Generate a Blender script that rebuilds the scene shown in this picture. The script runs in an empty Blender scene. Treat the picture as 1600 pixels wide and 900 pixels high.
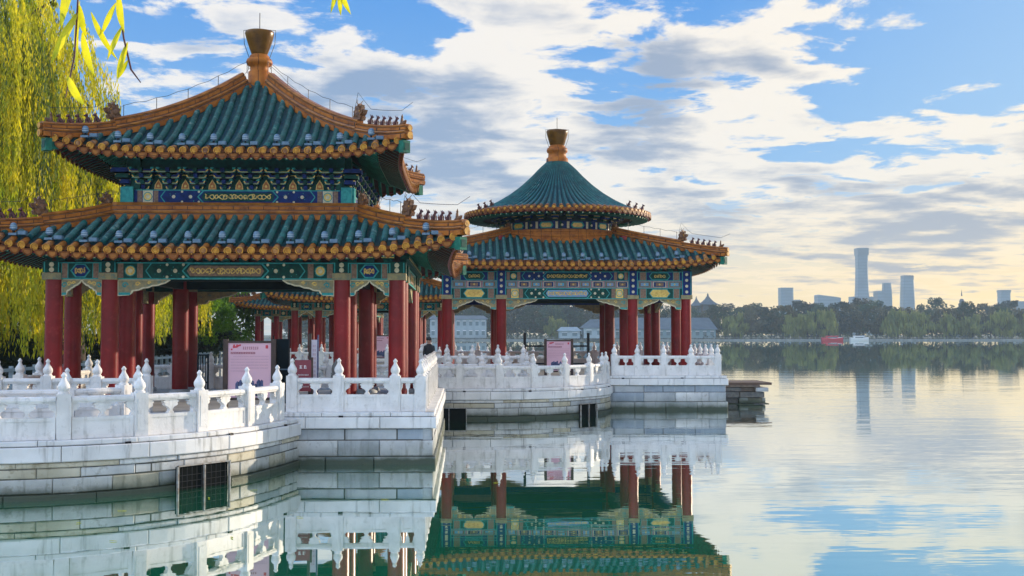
import bpy, math, random
from mathutils import Vector, Matrix
random.seed(7)
R = math.radians
scene = bpy.context.scene
col = scene.collection
cos, sin, pi = math.cos, math.sin, math.pi

# ------------------------------------------------------------------ materials
def nn(nt, typ, **kw):
    n = nt.nodes.new(typ)
    for k, v in kw.items():
        if k == 'inputs':
            for a, b in v.items():
                n.inputs[a].default_value = b
        else:
            setattr(n, k, v)
    return n
def mixc(nt, fac, a, b, blend='MIX'):
    m = nn(nt, 'ShaderNodeMix', data_type='RGBA', blend_type=blend)
    for sock, val in ((m.inputs[0], fac), (m.inputs[6], a), (m.inputs[7], b)):
        if isinstance(val, bpy.types.NodeSocket):
            nt.links.new(val, sock)
        else:
            sock.default_value = (*val, 1) if isinstance(val, tuple) and len(val) == 3 else val
    return m.outputs[2]
def mth(nt, op, *a, clamp=False):
    m = nn(nt, 'ShaderNodeMath', operation=op, use_clamp=clamp)
    for i, v in enumerate(a):
        if isinstance(v, bpy.types.NodeSocket):
            nt.links.new(v, m.inputs[i])
        else:
            m.inputs[i].default_value = v
    return m.outputs[0]
def mrange(nt, v, a, b, c, d, smooth=False):
    m = nn(nt, 'ShaderNodeMapRange')
    if smooth: m.interpolation_type = 'SMOOTHSTEP'
    nt.links.new(v, m.inputs[0])
    for i, x in enumerate((a, b, c, d)):
        m.inputs[i + 1].default_value = x
    return m.outputs[0]
def noise(nt, vec, scale, detail=4, rough=.55, dist=0.0):
    n = nn(nt, 'ShaderNodeTexNoise', inputs={'Scale': scale, 'Detail': detail, 'Roughness': rough, 'Distortion': dist})
    if vec is not None: nt.links.new(vec, n.inputs['Vector'])
    return n.outputs[0]
def vscale(nt, vec, s):
    m = nn(nt, 'ShaderNodeMapping')
    m.inputs['Scale'].default_value = s
    nt.links.new(vec, m.inputs['Vector'])
    return m.outputs[0]
M = {}
def mat(name, c, c2=None, rough=.6, ns=6, ramp=(.4, .65), bump=0, bs=30, spec=.5, metal=0, coat=0, wet=False, streak=None, transl=0, fine=None):
    m = bpy.data.materials.new(name); m.use_nodes = True
    nt = m.node_tree; p = nt.nodes['Principled BSDF']; out = nt.nodes['Material Output']
    p.inputs['Roughness'].default_value = rough; p.inputs['Specular IOR Level'].default_value = spec
    p.inputs['Metallic'].default_value = metal; p.inputs['Coat Weight'].default_value = coat
    p.inputs['Coat Roughness'].default_value = .12
    p.inputs['Base Color'].default_value = (*c, 1)
    geo = nn(nt, 'ShaderNodeNewGeometry'); pos = geo.outputs['Position']
    cur = None
    if c2:
        f = mrange(nt, noise(nt, pos, ns, 5), ramp[0], ramp[1], 0, 1)
        cur = mixc(nt, f, c, c2)
    if fine:
        f = mrange(nt, noise(nt, pos, fine[1], 3, .7), .55, .7, 0, fine[2])
        cur = mixc(nt, f, cur if cur else c, fine[0])
    if streak:
        f = mrange(nt, noise(nt, vscale(nt, pos, (4.5, 4.5, .5)), 1.6, 6, .62), .55, .74, 0, streak[1])
        cur = mixc(nt, f, cur if cur else c, streak[0])
    if wet:
        sx = nn(nt, 'ShaderNodeSeparateXYZ'); nt.links.new(pos, sx.inputs[0])
        zz = mth(nt, 'ADD', sx.outputs[2], mth(nt, 'MULTIPLY', mth(nt, 'SUBTRACT', noise(nt, pos, 2.3, 5, .6), .5), .22))
        f = mrange(nt, zz, .10, .24, 1, 0)
        cur = mixc(nt, f, cur if cur else c, (.012, .022, .018))
        f2 = mrange(nt, zz, .25, .60, .5, 0)
        cur = mixc(nt, f2, cur, (.10, .12, .075))
    if cur: nt.links.new(cur, p.inputs['Base Color'])
    if bump:
        b = nn(nt, 'ShaderNodeBump', inputs={'Strength': bump, 'Distance': .02})
        nt.links.new(noise(nt, pos, bs, 5, .6), b.inputs['Height'])
        nt.links.new(b.outputs[0], p.inputs['Normal'])
    if transl:
        t = nn(nt, 'ShaderNodeBsdfTranslucent')
        if cur: nt.links.new(cur, t.inputs[0])
        else: t.inputs[0].default_value = (*c, 1)
        mx = nn(nt, 'ShaderNodeMixShader'); mx.inputs[0].default_value = transl
        nt.links.new(p.outputs[0], mx.inputs[1]); nt.links.new(t.outputs[0], mx.inputs[2])
        nt.links.new(mx.outputs[0], out.inputs[0])
    M[name] = m
    return m
mat('teal_tile', (.003, .098, .088), (.002, .042, .042), .33, 3.5, (.38, .66), .15, 40, .4, fine=((.14, .26, .25), 9, .45))
mat('teal_worn', (.010, .13, .115), (.004, .05, .055), .42, 5, (.36, .62), .3, 30, .35, fine=((.22, .30, .27), 6, .7))
mat('amber_worn', (.50, .22, .05), (.16, .06, .03), .45, 6, (.36, .62), .4, 30, .3, fine=((.45, .33, .2), 8, .5))
mat('teal_pan', (.003, .045, .050), (.002, .020, .026), .45, 5, bump=.3, bs=18, spec=.3, fine=((.10, .17, .17), 14, .3))
mat('amber_tile', (.42, .155, .022), (.20, .06, .014), .36, 4, (.35, .7), .2, 30, .3)
mat('amber_disc', (.64, .31, .04), (.36, .14, .018), .42, 9, (.4, .65), .5, 40, .2)
mat('drip_tile', (.24, .075, .014), (.10, .03, .008), .5, 7, (.4, .65), .8, 45, .15)
mat('ridge_tile', (.46, .15, .018), (.24, .065, .010), .5, 3, (.35, .7), .45, 14, .2, fine=((.07, .025, .01), 6, .5))
mat('ridge_dark', (.17, .065, .025), (.09, .035, .015), .5, 6, bump=.4)
mat('gold_glaze', (.17, .072, .005), (.08, .03, .003), .3, 4, (.35, .7), .1, 12, .22)
mat('beast_brown', (.20, .085, .03), (.08, .03, .014), .5, 14, bump=.6, bs=40)
mat('beast_red', (.11, .022, .022), (.05, .012, .014), .45, 12)
mat('column_red', (.24, .006, .010), (.15, .004, .006), .34, 1.7, (.35, .7), .06, 8, .32, fine=((.30, .03, .03), 5, .5), streak=((.10, .008, .008), .5))
mat('fascia_red', (.24, .02, .025), (.15, .014, .018), .55, 5)
mat('rafter_green', (.02, .17, .11), (.010, .09, .065), .5, 6, spec=.15)
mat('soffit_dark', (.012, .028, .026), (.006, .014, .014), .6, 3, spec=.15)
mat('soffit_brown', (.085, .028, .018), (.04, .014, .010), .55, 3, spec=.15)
mat('paint_blue', (.008, .032, .17), (.006, .02, .09), .5, 9, spec=.15)
mat('paint_green', (.005, .075, .055), (.004, .04, .036), .5, 9, spec=.15)
mat('paint_teal', (.05, .36, .33), (.03, .24, .24), .5, 12, spec=.15)
mat('paint_gold', (.85, .58, .12), (.62, .36, .06), .35, 16, spec=.6)
mat('paint_cream', (.72, .64, .42), (.55, .47, .28), .55, 14)
mat('paint_brown', (.27, .16, .10), (.17, .09, .05), .55, 20)
mat('paint_pink', (.42, .22, .24), (.30, .15, .17), .55, 14)
mat('paint_orange', (.62, .20, .03), (.4, .1, .02), .5, 16)
mat('paint_sky', (.10, .36, .50), (.25, .30, .48), .5, 5)
mat('brace_tan', (.36, .28, .12), (.20, .18, .10), .55, 9, fine=((.06, .20, .19), 12, .8))
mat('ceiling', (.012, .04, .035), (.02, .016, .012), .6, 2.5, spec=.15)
mat('marble', (.80, .78, .75), (.66, .64, .61), .55, 2.2, (.38, .68), .2, 22, .35, streak=((.34, .33, .29), .65), fine=((.52, .50, .46), 7, .6))
mat('coping_marble', (.76, .75, .73), (.60, .59, .57), .55, 1.7, (.38, .7), .2, 16, .4, streak=((.10, .09, .07), .75), wet=True)
mat('block_white', (.70, .70, .68), (.52, .52, .52), .6, 1.8, (.38, .66), .5, 10, .35, streak=((.14, .13, .10), .8), wet=True, fine=((.34, .32, .28), 5, .8))
mat('block_cream', (.66, .60, .47), (.46, .41, .30), .65, 1.6, (.36, .66), .5, 9, .3, streak=((.12, .10, .06), .85), wet=True, fine=((.28, .23, .14), 4, .8))
mat('block_blue', (.32, .37, .42), (.24, .28, .33), .6, 2.2, (.38, .66), .5, 10, .35, streak=((.52, .55, .57), .5), wet=True)
mat('block_grey', (.46, .48, .49), (.32, .34, .35), .6, 2.2, (.38, .66), .5, 10, .35, streak=((.14, .14, .13), .6), wet=True)
mat('mortar', (.09, .085, .075), (.045, .045, .04), .8, 8, wet=True)
mat('deck_stone', (.42, .41, .39), (.30, .29, .28), .65, 1.5, bump=.2)
mat('steel_blue', (.075, .15, .23), (.13, .21, .28), .4, 12)
mat('lamp_white', (.30, .40, .48), rough=.35)
mat('wire', (.03, .03, .035), rough=.5)
mat('black_paint', (.008, .008, .010), (.014, .014, .016), .6, 5, spec=.2)
mat('dark_wood', (.055, .028, .018), (.03, .016, .012), .5, 9)
mat('board_dark', (.006, .012, .016), rough=.8, spec=.1)
mat('poster_pink', (.70, .42, .47), (.66, .40, .46), .5, 2)
mat('ink_red', (.55, .04, .06), rough=.6)
mat('ink_maroon', (.28, .07, .09), rough=.6)
mat('ink_pale', (.47, .27, .32), rough=.6)
mat('ink_navy', (.035, .05, .13), (.10, .13, .25), .6, 14)
mat('ink_white', (.75, .70, .68), rough=.6)
mat('sign_red', (.22, .035, .05), rough=.5)
mat('paper_pale', (.68, .62, .68), rough=.6)
mat('stone_grey', (.14, .14, .13), (.08, .08, .08), .7, 8)
mat('stone_brown', (.17, .13, .10), (.09, .07, .055), .75, 5, bump=.4, wet=True)
mat('grate_white', (.36, .36, .34), (.20, .15, .11), .5, 9)
mat('grate_grey', (.05, .05, .05), rough=.8, spec=.1)
mat('grate_dark', (.006, .008, .008), rough=.9, spec=.05)
mat('bark', (.07, .05, .035), (.03, .022, .016), .85, 9, bump=.8, bs=14)
mat('willow_leaf', (.80, .68, .02), (.30, .38, .015), .5, .9, (.36, .66), transl=.62)
mat('willow_leaf_dark', (.16, .22, .014), (.06, .10, .01), .55, .5, transl=.45)
mat('willow_leaf_near', (.74, .66, .012), (.38, .42, .02), .4, 22, (.4, .6), transl=.65)
mat('shrub_leaf', (.20, .36, .02), (.07, .17, .02), .55, .8, transl=.45)
mat('hedge_leaf', (.022, .05, .016), (.012, .028, .012), .6, 1, transl=.2)
mat('far_willow', (.20, .22, .045), (.10, .13, .035), .7, .2, transl=.2)
mat('far_green', (.032, .075, .03), (.016, .042, .024), .75, .15, transl=.15)
mat('far_brown', (.085, .08, .035), (.045, .055, .028), .75, .15, transl=.15)
mat('far_dark', (.022, .04, .03), (.014, .026, .022), .8, .1)
mat('far_stone', (.24, .26, .25), (.15, .17, .16), .8, .5)
mat('land', (.10, .11, .05), (.07, .07, .04), .9, .3)
mat('paving', (.26, .25, .23), (.18, .17, .16), .8, 1.2)
mat('tower_glass', (.09, .18, .26), (.05, .12, .19), .4, .05, spec=.3)
mat('tower_dark', (.03, .08, .14), rough=.3)
mat('plaster', (.30, .37, .40), (.24, .30, .33), .7, .4)
mat('plaster_teal', (.18, .27, .30), rough=.7)
mat('roof_grey', (.10, .13, .15), (.07, .09, .11), .6, .4)
mat('glass_dark', (.10, .15, .17), rough=.3)
mat('boat_red', (.55, .03, .05), rough=.4)
mat('boat_white', (.75, .75, .74), rough=.35)
mat('coat_black', (.012, .012, .016), rough=.8)
mat('skin', (.48, .27, .19), rough=.55)
mat('hair', (.012, .01, .009), rough=.6)
mat('bush_wood', (.11, .07, .05), rough=.8)
# a few bricks-and-joints bands on the ridges and floors on the towers
def add_lines(name, scale, axis, width, dark):
    m = M[name]; nt = m.node_tree; p = nt.nodes['Principled BSDF']
    src = p.inputs['Base Color'].links[0].from_socket if p.inputs['Base Color'].links else None
    geo = nn(nt, 'ShaderNodeNewGeometry'); sx = nn(nt, 'ShaderNodeSeparateXYZ'); nt.links.new(geo.outputs['Position'], sx.inputs[0])
    v = sx.outputs[axis] if axis < 3 else mth(nt, 'ADD', sx.outputs[0], mth(nt, 'MULTIPLY', sx.outputs[1], .37))
    fr = mth(nt, 'FRACT', mth(nt, 'MULTIPLY', v, scale))
    f = mth(nt, 'LESS_THAN', fr, width)
    nt.links.new(mixc(nt, f, src if src else tuple(p.inputs['Base Color'].default_value[:3]), dark), p.inputs['Base Color'])
add_lines('tower_glass', .24, 2, .3, (.05, .11, .17))
add_lines('ridge_tile', 2.7, 3, .05, (.06, .02, .008))
add_lines('amber_tile', 3.1, 2, .06, (.12, .04, .01))

# ------------------------------------------------------------------ mesh builder
class MB:
    def __init__(s): s.v = []; s.f = []; s.m = []; s.sm = []; s.mats = []
    def mi(s, name):
        if name not in s.mats: s.mats.append(name)
        return s.mats.index(name)
    def face(s, pts, mt, smooth=False):
        i = len(s.v); s.v += [tuple(p) for p in pts]
        s.f.append(tuple(range(i, i + len(pts)))); s.m.append(s.mi(mt)); s.sm.append(smooth)
    def grid(s, rows, mt, smooth=True, close=False, closev=False):
        i = len(s.v); nr, nc = len(rows), len(rows[0]); k = s.mi(mt)
        for r in rows: s.v += [tuple(p) for p in r]
        for a in range(nr if closev else nr - 1):
            a2 = (a + 1) % nr
            for b in range(nc if close else nc - 1):
                b2 = (b + 1) % nc
                s.f.append((i + a * nc + b, i + a * nc + b2, i + a2 * nc + b2, i + a2 * nc + b)); s.m.append(k); s.sm.append(smooth)
    def box(s, x0, x1, y0, y1, z0, z1, mt, T=None, faces='all'):
        P = [(x, y, z) for z in (z0, z1) for y in (y0, y1) for x in (x0, x1)]
        if T: P = [T(*p) for p in P]
        i = len(s.v); s.v += [tuple(p) for p in P]; k = s.mi(mt)
        for f in ((0, 2, 3, 1), (4, 5, 7, 6), (0, 1, 5, 4), (2, 6, 7, 3), (1, 3, 7, 5), (0, 4, 6, 2)):
            s.f.append(tuple(i + a for a in f)); s.m.append(k); s.sm.append(False)
    def tube(s, pts, rad, mt, n=8, cap=True):
        pts = [Vector(p) for p in pts]
        if not isinstance(rad, (list, tuple)): rad = [rad] * len(pts)
        rows = []; prev = None
        for j, p in enumerate(pts):
            t = (pts[min(j + 1, len(pts) - 1)] - pts[max(j - 1, 0)])
            if t.length < 1e-9: t = Vector((0, 0, 1))
            t.normalize()
            if prev is None:
                a = Vector((0, 0, 1)) if abs(t.z) < .9 else Vector((1, 0, 0))
                u = t.cross(a).normalized()
            else:
                u = (prev - t * prev.dot(t)).normalized()
            prev = u; w = t.cross(u)
            rows.append([p + (u * cos(2 * pi * k / n) + w * sin(2 * pi * k / n)) * rad[j] for k in range(n)])
        s.grid(rows, mt, True, True)
        if cap:
            s.face(rows[0][::-1], mt); s.face(rows[-1], mt)
    def lathe(s, prof, mt, n=16, c=(0, 0, 0), cap=True):
        rows = [[(c[0] + r * cos(2 * pi * k / n), c[1] + r * sin(2 * pi * k / n), c[2] + z) for k in range(n)] for r, z in prof]
        s.grid(rows, mt, True, True)
        if cap:
            s.face(rows[0][::-1], mt); s.face(rows[-1], mt)
    def sweep(s, pts, ups, sides, prof, mt, sc=None, smooth=False, closed=True, cap=True):
        rows = []
        for j, p in enumerate(pts):
            k = sc[j] if sc else 1
            rows.append([Vector(p) + Vector(sides[j]) * a * k + Vector(ups[j]) * b * k for a, b in prof])
        s.grid(rows, mt, smooth, closed)
        if cap:
            s.face(rows[0][::-1], mt); s.face(rows[-1], mt)
    def prism(s, poly, y0, y1, mt, T=None, mt2=None):
        # poly in (x,z), extruded along y
        a = [(x, y0, z) for x, z in poly]; b = [(x, y1, z) for x, z in poly]
        if T: a = [T(*p) for p in a]; b = [T(*p) for p in b]
        s.face(a, mt); s.face(b[::-1], mt)
        n = len(poly)
        for i in range(n):
            j = (i + 1) % n
            s.face((a[j], a[i], b[i], b[j]), mt2 or mt)
    def blob(s, c, r, mt, n=8, m=5):
        rows = []
        for i in range(m + 1):
            a = -pi / 2 + pi * i / m
            rows.append([(c[0] + r[0] * cos(a) * cos(2 * pi * k / n), c[1] + r[1] * cos(a) * sin(2 * pi * k / n), c[2] + r[2] * sin(a)) for k in range(n)])
        s.grid(rows, mt, True, True)
    def mesh(s, name):
        me = bpy.data.meshes.new(name); me.from_pydata(s.v, [], s.f)
        for m in s.mats: me.materials.append(M[m])
        me.polygons.foreach_set('material_index', s.m); me.polygons.foreach_set('use_smooth', s.sm)
        me.update(); return me
    def build(s, name, parent=None, loc=(0, 0, 0), rz=0):
        return inst(name, s.mesh(name), parent, loc, rz)
def inst(name, me, parent=None, loc=(0, 0, 0), rz=0):
    o = bpy.data.objects.new(name, me); col.objects.link(o)
    o.location = loc; o.rotation_euler = (0, 0, rz)
    if parent: o.parent = parent
    return o
def tag(o, label=None, cat=None, group=None, kind=None):
    if label: o['label'] = label
    if cat: o['category'] = cat
    if group: o['group'] = group
    if kind: o['kind'] = kind
    return o
def thing(name, label, cat, loc=(0, 0, 0), rz=0, group=None):
    o = bpy.data.objects.new(name, None); col.objects.link(o)
    o.location = loc; o.rotation_euler = (0, 0, rz); o.empty_display_size = .3
    return tag(o, label, cat, group)
def copy_tree(o, parent=None):
    c = o.copy(); col.objects.link(c); c.parent = parent
    for ch in list(o.children): copy_tree(ch, c)
    return c
ORD = ['first', 'second', 'third', 'fourth', 'fifth', 'sixth', 'seventh', 'eighth', 'ninth', 'tenth', 'eleventh', 'twelfth', 'thirteenth', 'fourteenth', 'fifteenth', 'sixteenth', 'seventeenth', 'eighteenth', 'nineteenth', 'twentieth']

SIDES = [((1, 0), (0, -1)), ((0, 1), (1, 0)), ((-1, 0), (0, 1)), ((0, -1), (-1, 0))]
def sideT(k):
    (rx, ry), (nx, ny) = SIDES[k]
    return lambda s, o, z: (s * rx + o * nx, s * ry + o * ny, z)

# ------------------------------------------------------------------ pavilion pieces
class SqRoof:
    def __init__(s, E, fl, T, ze, zt, a, lift, circ=None):
        s.E, s.fl, s.T, s.ze, s.zt, s.a, s.lift, s.circ = E, fl, T, ze, zt, a, lift, circ
        x = E
        for _ in range(60): x = s.oe(x)
        s.tip = x
    def oe(s, v): return s.E + s.fl * min(1.1, (abs(v) / s.E)) ** 5
    def ot(s, v):
        v = abs(v)
        if s.circ and v < s.circ / math.sqrt(2): return math.sqrt(s.circ ** 2 - v * v)
        return max(v, s.T)
    def z(s, v, o):
        t = max(-.1, min(1.0, (s.E - o) / (s.E - s.T)))
        q = min(1.05, abs(v) / max(o, .05))
        return s.ze + (s.zt - s.ze) * (s.a * t + (1 - s.a) * t * max(t, 0)) + s.lift * q ** 5 * max(0, 1 - t) ** 1.5

def build_roof(rf, parent, name, spacing, amber=.4, rr=.08):
    E = rf.E
    n = int(rf.tip * 2 / spacing)
    ribs = [(i - (n - 1) / 2) * spacing for i in range(n)]
    roof = None
    mb = MB(); ed = MB(); ra = MB()
    for k in range(4):
        T = sideT(k); (rx, ry), (nx, ny) = SIDES[k]
        side = Vector((rx, ry, 0))
        # field strips between ribs
        edges = [-rf.tip] + ribs + [rf.tip]
        for i in range(len(edges) - 1):
            a, b = edges[i], edges[i + 1]; m_ = (a + b) / 2
            for (s0, s1, d0, d1) in ((a, m_, 0, -.028), (m_, b, -.028, 0)):
                rows = []
                for j in range(13):
                    u = j / 12
                    r = []
                    for sv, dz in ((s0, d0), (s1, d1)):
                        e0, e1 = max(rf.oe(sv), abs(sv)), rf.ot(sv)
                        o = e0 + (e1 - e0) * u
                        r.append(T(sv, o, rf.z(sv, o) + dz))
                    rows.append(r)
                mb.grid(rows[:3], 'drip_tile', False); mb.grid(rows[2:], 'teal_pan', False)
        for sv in ribs:
            e0, e1 = rf.oe(sv), rf.ot(sv)
            if e0 - e1 < .12: continue
            sv += random.uniform(-.008, .008); tm = 'teal_worn' if random.random() < .3 else 'teal_tile'; am = 'amber_worn' if random.random() < .35 else 'amber_tile'; jz = random.uniform(-.008, .006)
            L = e0 - e1; pts = []; sc = []
            step = .31; u = 0
            while u < L - .02:
                u2 = min(L, u + step)
                for uu, k_ in ((u + .002, 1.06), (u2 - .002, .90)):
                    pts.append((u, uu, k_))
                u = u2
            pl = [(uu, Vector(T(sv, e0 - uu, rf.z(sv, e0 - uu) + jz)), k_) for _, uu, k_ in pts]
            tang = [(pl[min(j + 1, len(pl) - 1)][1] - pl[max(j - 1, 0)][1]).normalized() for j in range(len(pl))]
            ups = [side.cross(t) * 1 for t in tang]
            ups = [u_ if u_.z > 0 else -u_ for u_ in ups]
            prof = [(rr * cos(a), rr * sin(a) + .012) for a in [R(-15 + 210 * q / 7) for q in range(8)]]
            cut = 0
            while cut < len(pl) and pl[cut][0] < amber: cut += 1
            cut = max(2, cut - cut % 2)
            A = pl[:cut]; B = pl[cut:]
            if len(A) > 1:
                mb.sweep([p for _, p, _ in A], ups[:cut], [side] * len(A), prof, am, [q for _, _, q in A], True, False, False)
            if len(B) > 1:
                mb.sweep([p for _, p, _ in B], ups[cut:], [side] * len(B), prof, tm, [q for _, _, q in B], True, False, False)
            # end disc
            c = Vector(T(sv, e0, rf.z(sv, e0) + .012 + jz)); nv = Vector((nx, ny, -.12)).normalized(); up = side.cross(nv); up = up if up.z > 0 else -up
            dr = rr * 1.1
            rim = [c + side * cos(2 * pi * q / 12) * dr + up * sin(2 * pi * q / 12) * dr for q in range(12)]
            f1 = [p + nv * .03 for p in rim]; f2 = [c + (p - c) * .74 + nv * .03 for p in rim]; f3 = [c + (p - c) * .66 + nv * .018 for p in rim]
            ed.grid([[p - nv * .05 for p in rim], f1], 'amber_tile', True, True)
            ed.grid([f1, f2], 'amber_disc', False, True); ed.grid([f2, f3], 'drip_tile', False, True); ed.face(f3, 'amber_disc' if random.random() < .7 else 'amber_worn')
        # drip tiles
        mids = [(edges[i] + edges[i + 1]) / 2 for i in range(1, len(edges) - 2)]
        for sv in mids:
            e0 = rf.oe(sv) + .015
            zc = rf.z(sv, e0) - .025; w = spacing * .43
            poly = [(-w, -.02), (w, -.02), (w * .97, -.09), (w * .72, -.14), (w * .3, -.17), (0, -.19), (-w * .3, -.17), (-w * .72, -.14), (-w * .97, -.09)]
            ed.prism(poly, .0, .03, 'drip_tile', lambda x, y, z, sv=sv, e0=e0, zc=zc: T(sv + x, e0 + y + (z * .15), zc + z))
            inner = [(x * .62, -.10 + (z + .10) * .55) for x, z in poly]
            ed.face([T(sv + x, e0 + .034 + z * .15, zc + z) for x, z in inner], 'amber_tile')
        # fascia and soffit
        N = 28
        ss = [-rf.tip + .06 + (2 * rf.tip - .12) * i / N for i in range(N + 1)]
        fas = lambda sv, d, dz: T(sv * (1 - d / rf.tip), rf.oe(sv) - d, rf.z(sv, rf.oe(sv)) + dz)
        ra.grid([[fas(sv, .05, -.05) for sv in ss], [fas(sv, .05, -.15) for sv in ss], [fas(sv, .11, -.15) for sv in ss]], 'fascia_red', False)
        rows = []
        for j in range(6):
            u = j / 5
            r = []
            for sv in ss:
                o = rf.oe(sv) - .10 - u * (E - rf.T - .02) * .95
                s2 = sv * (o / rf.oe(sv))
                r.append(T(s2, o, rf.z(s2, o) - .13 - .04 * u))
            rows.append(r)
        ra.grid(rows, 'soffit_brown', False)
        m = int(2 * rf.tip / .21)
        for i in range(m):
            sv = (i - (m - 1) / 2) * .21
            o1 = rf.oe(sv) - .09; o0 = max(abs(sv) + .03, rf.T + .1)
            if o1 - o0 < .12: continue
            o0 = max(o0, o1 - .55)
            z1 = rf.z(sv, o1) - .15; z0 = rf.z(sv, o0) - .15
            P = lambda s_, o_, z_: T(s_, o_, z_)
            for half, mt_ in ((.04, 'rafter_green'),):
                a = [P(sv - half, o1, z1), P(sv + half, o1, z1), P(sv + half, o1, z1 - .08), P(sv - half, o1, z1 - .08)]
                b = [P(sv - half, o0, z0), P(sv + half, o0, z0), P(sv + half, o0, z0 - .08), P(sv - half, o0, z0 - .08)]
                ra.face(a, 'rafter_green')
                for q in range(4):
                    q2 = (q + 1) % 4
                    ra.face((a[q2], a[q], b[q], b[q2]), 'soffit_brown' if q != 2 else 'rafter_green')
                g = .018
                ra.face([P(sv - g, o1 + .004, z1 - .04 + g), P(sv + g, o1 + .004, z1 - .04 + g), P(sv + g, o1 + .004, z1 - .04 - g), P(sv - g, o1 + .004, z1 - .04 - g)], 'paint_cream' if i % 3 else 'paint_gold')
            # lower round rafters further in
            o3 = o1 - .5; o4 = o3 - .6
            if abs(sv) < o3 - .1:
                zz = rf.z(sv, o3) - .23
                pts = [T(sv, o3, zz), T(sv, max(o4, rf.T), rf.z(sv, max(o4, rf.T)) - .25)]
                ra.tube(pts, .05, 'rafter_green', 6, False)
                ra.face([T(sv + .05 * cos(2 * pi * q / 8), o3 + .003, zz + .05 * sin(2 * pi * q / 8)) for q in range(8)], 'rafter_green')
                ra.face([T(sv + .034 * cos(2 * pi * q / 8), o3 + .007, zz + .034 * sin(2 * pi * q / 8)) for q in range(8)], 'paint_cream')
    roof = mb.build(name, parent)
    ed.build('eave_tile_ends', roof); ra.build('eave_rafters', roof)
    return roof

RIDGE = [(-.15, -.10), (-.15, .03), (-.10, .05), (-.10, .09), (-.13, .11), (-.13, .15), (-.09, .17), (-.09, .24), (-.12, .26), (-.11, .31), (-.06, .345), (.06, .345), (.11, .31), (.12, .26), (.09, .24), (.09, .17), (.13, .15), (.13, .11), (.10, .09), (.10, .05), (.15, .03), (.15, -.10)]
def _cut(z0, z1, w): return [(-w, z0), (w, z0), (w, z1), (-w, z1)]
LAYERS = [(_cut(-.10, .035, .15), 'ridge_tile'), (_cut(.036, .074, .105), 'ridge_dark'), ([(-.125, .075), (.125, .075), (.14, .11), (.125, .145), (-.125, .145), (-.14, .11)], 'amber_tile'),
          (_cut(.146, .17, .10), 'ridge_dark'), (_cut(.171, .245, .115), 'ridge_tile'), (_cut(.246, .265, .095), 'ridge_dark'), ([(-.10, .266), (.10, .266), (.115, .30), (.07, .345), (-.07, .345), (-.115, .30)], 'amber_tile')]
def ridge_sweep(mb, pts, ups, sides, k=1.0):
    for prof, mt in LAYERS: mb.sweep(pts, ups, sides, [(x, z * k) for x, z in prof], mt)
def dragon_head(parent, loc, ang, sc=1.0, name='ridge_dragon_head'):
    mb = MB()
    poly = [(-.20, 0), (.22, 0), (.26, .10), (.20, .16), (.30, .22), (.36, .33), (.26, .36), (.20, .33), (.16, .40), (.20, .52), (.10, .47), (.06, .58), (-.02, .48), (-.12, .52), (-.12, .40), (-.22, .34), (-.16, .24), (-.24, .14)]
    T = lambda x, y, z: (x * sc, y * sc, z * sc)
    mb.prism(poly, -.07, .07, 'beast_brown', T)
    inner = [(x * .8, z * .86 + .03) for x, z in poly]
    mb.prism(inner, -.12, .12, 'beast_brown', T)
    for s_ in (-1, 1):
        mb.tube([T(.05, .05 * s_, .48), T(-.02, .09 * s_, .62), T(.06, .12 * s_, .70)], [.02 * sc, .016 * sc, .006 * sc], 'beast_brown', 5)
        mb.blob(T(.17, .13 * s_, .30), (.03 * sc,) * 3, 'amber_disc', 6, 4)
        mb.blob(T(-.02, .11 * s_, .22), (.14 * sc, .05 * sc, .12 * sc), 'beast_brown', 7, 4)
    return mb.build(name, parent, loc, ang)
_beast = [None]
def beast_mesh():
    if _beast[0]: return _beast[0]
    mb = MB()
    mb.box(-.09, .09, -.05, .05, 0, .03, 'ridge_dark')
    mb.tube([(-.06, 0, .03), (-.03, 0, .11), (.025, 0, .19)], [.055, .055, .035], 'beast_red', 7)
    mb.tube([(.05, .025, .03), (.045, .025, .14)], [.016, .02], 'beast_red', 5)
    mb.tube([(.05, -.025, .03), (.045, -.025, .14)], [.016, .02], 'beast_red', 5)
    mb.blob((.045, 0, .225), (.05, .038, .042), 'beast_red', 7, 5)
    mb.blob((.09, 0, .212), (.03, .022, .022), 'beast_red', 6, 4)
    for s_ in (-1, 1):
        mb.tube([(.02, .02 * s_, .25), (.005, .03 * s_, .295)], [.014, .004], 'beast_red', 5)
    mb.tube([(-.08, 0, .05), (-.12, 0, .12), (-.10, 0, .19)], [.016, .02, .006], 'beast_red', 5)
    _beast[0] = mb.mesh('ridge_beast')
    return _beast[0]
_imm = [None]
def immortal_mesh():
    if _imm[0]: return _imm[0]
    mb = MB()
    mb.tube([(-.10, 0, .02), (.0, 0, .07), (.10, 0, .12), (.15, 0, .16)], [.05, .07, .05, .02], 'beast_brown', 7)
    mb.tube([(-.01, 0, .10), (-.01, 0, .24)], [.05, .032], 'beast_brown', 7)
    mb.blob((-.005, 0, .27), (.032, .032, .04), 'beast_brown', 7, 5)
    mb.tube([(0, 0, .29), (0, 0, .34)], [.02, .006], 'beast_brown', 5)
    _imm[0] = mb.mesh('ridge_figure'); return _imm[0]

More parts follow.
